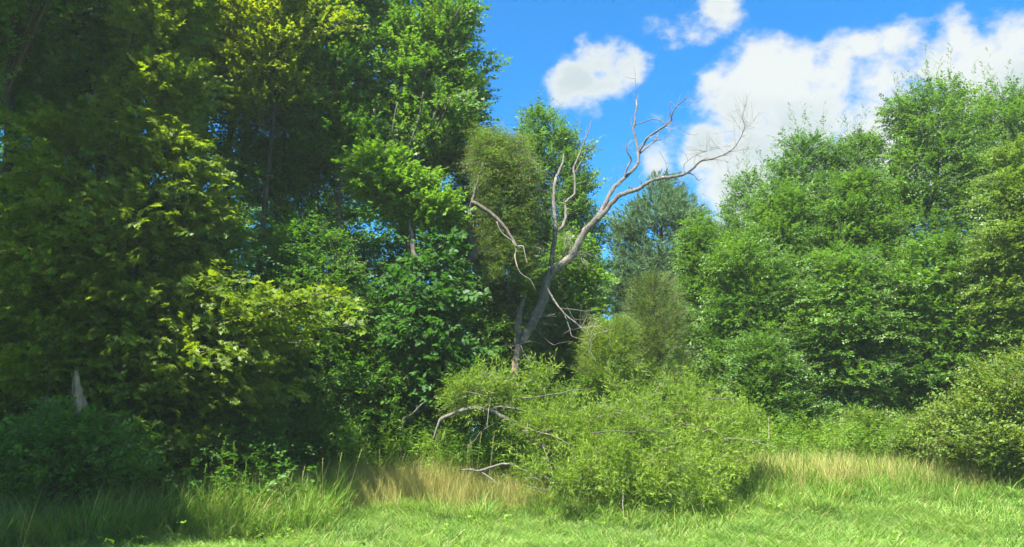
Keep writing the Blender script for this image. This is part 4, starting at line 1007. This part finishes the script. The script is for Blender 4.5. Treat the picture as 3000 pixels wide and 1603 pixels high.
def grasses():
    rng = np.random.default_rng(101); U = rng.uniform
    # mown strip: short stubble, then cut blades lying in swaths
    x, y = U(-9, 13, 16000), U(7.2, 17.4, 16000); k = y < edge_y(x) + .25; x, y = x[k], y[k]
    scat_xy('mown_grass', x, y, U(0, 6.28, len(x)), U(.6, 1.1, len(x)), tufts('stubble', 1, 8, 16, .13, .05, .15, .006, .01, .2, .85, 'hay', seg=2), 'hay', rng)
    x, y = clumped(rng, 26000, -9, 13, 7.2, 17.4, .22, 5); k = y < edge_y(x) + .3; x, y = x[k], y[k]
    sw = .5 * np.sin(x * .9 + y * 1.7) + .35 * np.sin(x * 2.3 - y * .8) + rng.normal(0, .25, len(x))
    scat_xy('cut_grass', x, y, sw, U(.7, 1.2, len(x)), tufts('cut_blades', 2, 10, 13, .14, 0.11, .30, .005, .009, .7, .99, 'hay', 1, .4, 3, .035), 'hay', rng, .01)
    # rough green grass behind the edge
    x, y = clumped(rng, 30000, -13, 15, 8.0, 22, .16, 5); e = edge_y(x)
    k = (y > e - .1) & (y < e + np.where(x < -4.5, 6, 4.5)) & (np.abs(x) < y * .72 + 1); x, y, e = x[k], y[k], e[k]
    scat_xy('rough_grass', x, y, U(0, 6.28, len(x)), (.7 + np.where(x > 3.5, 1.0, .75) * np.clip((y - e) / 1.6, 0, 1)) * U(.7, 1.2, len(x)), tufts('tuft', 3, 10, 15, .09, .22, .52, .006, .012, .3, .95, 'grass'), 'grass', rng)
    x, y = clumped(rng, 1800, -10, 14, 8, 17.5, .15, 3); e = edge_y(x); k = np.abs(y - e) < .6; x, y = x[k], y[k]
    scat_xy('tussock_grass', x, y, U(0, 6.28, len(x)), U(.7, 1.2, len(x)), tufts('tussock', 4, 8, 34, .07, .3, .7, .006, .011, .6, .99, 'grass'), 'grass', rng)
    x, y = clumped(rng, 5200, -11, -3.2, 10.5, 15.5, .2, 4); k = y > edge_y(x) + .1; x, y = x[k], y[k]
    scat_xy('shaded_grass', x, y, U(0, 6.28, len(x)), U(1.0, 1.7, len(x)), tufts('long_tuft', 7, 8, 12, .10, .35, .75, .005, .009, .3, .95, 'grass'), 'grass', rng)
    # dry seed grass
    X, Y_ = [], []; S = []
    for (x0, x1, y0, y1, cnt, h0, h1) in [(-4.8, .4, 15.3, 17.0, 2300, .6, 1.15), (4.2, 14, 16.8, 20.0, 2300, .8, 1.25), (-2.4, -1.0, 15.6, 16.6, 200, .9, 1.4), (1.0, 5, 18, 19, 150, .8, 1.2)]:
        x, y = clumped(rng, cnt, x0, x1, y0, y1, .2, 4); X.append(x); Y_.append(y); S.append(U(h0, h1, len(x)))
    x, y, sc = map(np.concatenate, (X, Y_, S))
    scat_xy('dry_grass', x, y, U(0, 6.28, len(x)), sc, tufts('dry_tuft', 5, 8, 12, .12, .45, .85, .003, .006, .1, .7, 'dry'), 'dry', rng)
    x, y = clumped(rng, 700, -10, -4, 11, 15, .25, 3); k = y > edge_y(x) + .3; x, y = x[k], y[k]
    scat_xy('dead_grass_stems', x, y, rng.normal(.3, .5, len(x)), U(.8, 1.3, len(x)), tufts('shade_stems', 6, 6, 8, .15, .6, 1.1, .003, .005, .3, .8, 'dry', 1, .5), 'dry', rng)


grasses()


def leaf_cloud(name, seed, boxes, mat, tpl='oval', size=.1, slen=.35, nl=9, up=.6):
    rng = np.random.default_rng(seed); O = []
    for x0, x1, y0, y1, z0, z1, cnt in boxes:
        x, y = clumped(rng, cnt, x0, x1, y0, y1, .3, 10); zt = np.repeat(rng.uniform(z0, z1, len(x) // 10), 10) + rng.normal(0, .15, len(x))
        O.append(np.stack([x, y, H(x, y) + np.maximum(zt, .03)], -1))
    O = np.concatenate(O); K = len(O); a = rng.uniform(0, 6.28, K)
    d = unit(np.stack([np.cos(a), np.sin(a), rng.normal(up, .3, K)], -1)); n_ = unit(UP + rng.normal(0, .3, (K, 3))); n_ = unit(n_ - (n_ * d).sum(-1, keepdims=True) * d)
    key, ms = sprigs(tpl, nl, slen, size, .2, .35)
    scatter(name, O, euler_of(d, n_), rng.uniform(.6, 1.2, K), name, [m_.copy() for m_ in ms], M[mat], rng)


leaf_cloud('undergrowth', 111, [(-15, -4, 17, 24, .1, 3.0, 6500), (-5, 3, 19, 25, .1, 2.6, 4200), (3, 20, 22, 27, .1, 3.0, 6000), (-12, -4, 13.5, 17, .0, 1.2, 3600), (-14, 0, 20, 26, .5, 4.2, 5000), (-4, 0, 16.6, 19, 0, 1.2, 1600)], 'forest', 'oval', .11)
leaf_cloud('weeds', 112, [(4.2, 15, 18.4, 21.5, .2, 1.25, 6500), (-3.8, -.4, 16.2, 17.4, .1, 1.15, 1700), (.0, 3, 17.5, 18.6, .2, 1.0, 900)], 'weed', 'narrow', .12, .35, 10, 1.2)
leaf_cloud('lawn_weeds', 114, [(-6, 12, 9.5, 16, 0, .05, 1500)], 'weed', 'wide', .06, .12, 6, .3)
leaf_cloud('distant_woodland', 113, [(-34, -2, 27, 38, 0, 11.5, 15000), (-2, 8, 29, 36, 0, 4.6, 3000), (5, 34, 31, 38, 0, 8.5, 11000)], 'forest', 'oval', .3, .8, 8)


def weed_plants():
    rng = np.random.default_rng(121)
    grp = 'tall leafy weed stalks at the wood edge'
    variants = []
    for v in range(3):
        h = 1.25; n = 46
        t = np.linspace(.15, 1, n); P = np.stack([.05 * t ** 2, 0 * t, h * t], -1)
        a = rng.uniform(0, 6.28, n); d = unit(np.stack([np.cos(a), np.sin(a), .45 + 0 * a], -1)); nn_ = unit(UP - (UP * d).sum(-1, keepdims=True) * d)
        Lf = dict(p=P, d=d, n=nn_, s=.13 * (1.15 - .75 * t), r=rng.random(n)); V, T, r = leaf_verts(Lf, 'narrow')
        Q = np.stack([.05 * np.linspace(0, 1, 6) ** 2, np.zeros(6), h * np.linspace(0, 1, 6)], -1)
        sv, stt = tube(Q, np.linspace(.007, .002, 6), 5)
        variants.append((mesh_np('weed_stem', sv, stt, smooth=True), mesh_np('weed_leaves', V, T, r)))
    spots = [(640, 13.6, 1.25), (655, 13.8, 1.1), (700, 13.9, 1.2), (722, 13.7, 1.0), (1075, 16.2, 1.05), (1100, 16.0, 1.25), (1127, 16.1, 1.35), (1165, 16.3, 1.1), (1010, 15.2, .9), (600, 13.4, .9), (1190, 16.2, 1.0), (1215, 16.4, 1.15),
             (1245, 16.1, 1.1), (1290, 16.2, 1.0), (1320, 16.0, 1.05), (340, 12.8, .9), (310, 13.0, 1.0), (2740, 17.0, .8), (2890, 16.8, .8), (2560, 18.5, .9)]
    labs = ['leafy weed stalk tallest of those left of the grass mound, in shade', 'slim weed stalk close behind the tallest shaded one', 'weed stalk standing in shade right of the first pair', 'short weed stalk at the right end of the shaded group',
            'weed stalk at the left end of the sunlit clump beside the fallen willow', 'tall sunlit weed stalk above the dry grass', 'tallest sunlit weed stalk beside the curved dead stick', 'weed stalk just right of the tallest sunlit one',
            'lone weed stalk between shade and dry grass', 'low weed stalk left of the shaded group', 'bushy weed stalk under the curved dead stick', 'weed stalk behind the end of the curved dead stick',
            'weed stalk under the left end of the arched trunk', 'weed stalk below the bend of the arched trunk', 'weed stalk beneath the arched trunk among dry stems', 'dim weed stalk near the broken pale trunk, right one', 'dim weed stalk near the broken pale trunk, left one',
            'dark weed stalk in the dry grass before the green shrub', 'dark weed stalk in the dry grass before the olive bush', 'weed stalk in front of the small light green shrub']
    for (px, Y, s), lab in zip(spots, labs):
        x = W(px, 1300, Y)[0]; v = variants[int(rng.integers(3))]
        root = thing('weed_stalk', lab, 'weed', (x, Y, float(H(x, Y))), grp); root.rotation_euler = (rng.normal(0, .06), rng.normal(0, .06), rng.uniform(0, 6.28)); root.scale = (s, s, s)
        put('stem', v[0], M['weed'], root); o = put('leaves', v[1], M['weed'], root, kind='stuff')
    # tall seed stems
    grp2 = 'tall dry grass stems with narrow seed heads'
    V = []
    Q = np.stack([.10 * np.linspace(0, 1, 7) ** 2, np.zeros(7), 1.4 * np.linspace(0, 1, 7)], -1); sv, stt = tube(Q, np.linspace(.004, .0018, 7), 4); sm = mesh_np('seed_stem', sv, stt)
    n = 40; t = np.linspace(.86, 1.0, n); P = np.stack([.10 * t ** 2, 0 * t, 1.4 * t], -1); a = rng.uniform(0, 6.28, n)
    d = unit(np.stack([np.cos(a) * .4, np.sin(a) * .4, 1 + 0 * a], -1)); n_ = rng.normal(0, 1, (n, 3)); n_ = unit(n_ - (n_ * d).sum(-1, keepdims=True) * d)
    hv, ht, hr = leaf_verts(dict(p=P, d=d, n=n_, s=np.full(n, .035), r=rng.random(n)), 'narrow'); hm = mesh_np('seed_head', hv, ht, hr)
    sp = [(1057, 15.6, .95), (1075, 15.5, 1.0), (1095, 15.6, .9), (1120, 15.4, .8), (1143, 15.5, .75), (1250, 15.6, .92), (1262, 15.7, .98), (1280, 15.7, 1.0), (1370, 15.6, .85), (1380, 15.6, .95), (1392, 15.7, 1.0), (1402, 15.6, .9), (1425, 15.6, 1.05), (1436, 15.7, .95),
          (845, 13.7, .8), (875, 13.8, .85), (905, 13.7, .8), (960, 14.2, .85), (985, 14.4, .9), (1008, 14.6, .95), (1500, 15.6, .8), (1515, 15.6, .75), (2440, 17.6, .75), (2640, 17.4, .7)]
    lb = ['tall dry seed stem at the left end of the dry grass', 'seed stem in front of the dark wood by the dry grass', 'seed stem leaning beside the sunlit weed stalks', 'shorter seed stem by the sunlit weed stalks', 'short seed stem under the curved stick',
          'pale seed stem right of the curved stick', 'pale seed stem beside the curved stick, the middle one', 'highest pale seed stem near the arched trunk'] + \
        ['dry bare stem under the left shoulder of the arched trunk', 'second dry stem from the left under the arched trunk', 'dry stem nearly touching the top of the arched trunk', 'slightly shorter dry stem under the middle of the arched trunk',
         'tallest dry stem under the right slope of the arched trunk', 'rightmost dry stem under the arched trunk',
         'leftmost arching seed stem at the edge of the shade', 'second arching seed stem from the left at the edge of the shade', 'third arching seed stem at the edge of the shade', 'arching seed stem in front of the dark bush by the shade',
         'arching seed stem next to the dry grass, taller than its left neighbours', 'rightmost arching seed stem beside the dry grass',
         'dry stem against the left base of the fallen willow', 'shorter dry stem close to the left base of the fallen willow', 'dry seed stem in the pale grass right of the fallen willow', 'dry seed stem in the pale grass near the bright shrub']
    for (px, Y, s), lab in zip(sp, lb):
        x = W(px, 1300, Y)[0]
        root = thing('seed_stem', lab, 'grass stem', (x, Y, float(H(x, Y))), grp2); root.rotation_euler = (rng.normal(0, .14), rng.normal(.04, .16), rng.uniform(-1, 1)); root.scale = (s, s, s)
        put('stem', sm, M['dry'], root); put('seed_head', hm, M['dry'], root)


weed_plants()
tot = sum(len(o.data.polygons) for o in scene.objects if o.type == 'MESH')
print('TRIS', tot, 'objects', len(scene.objects))
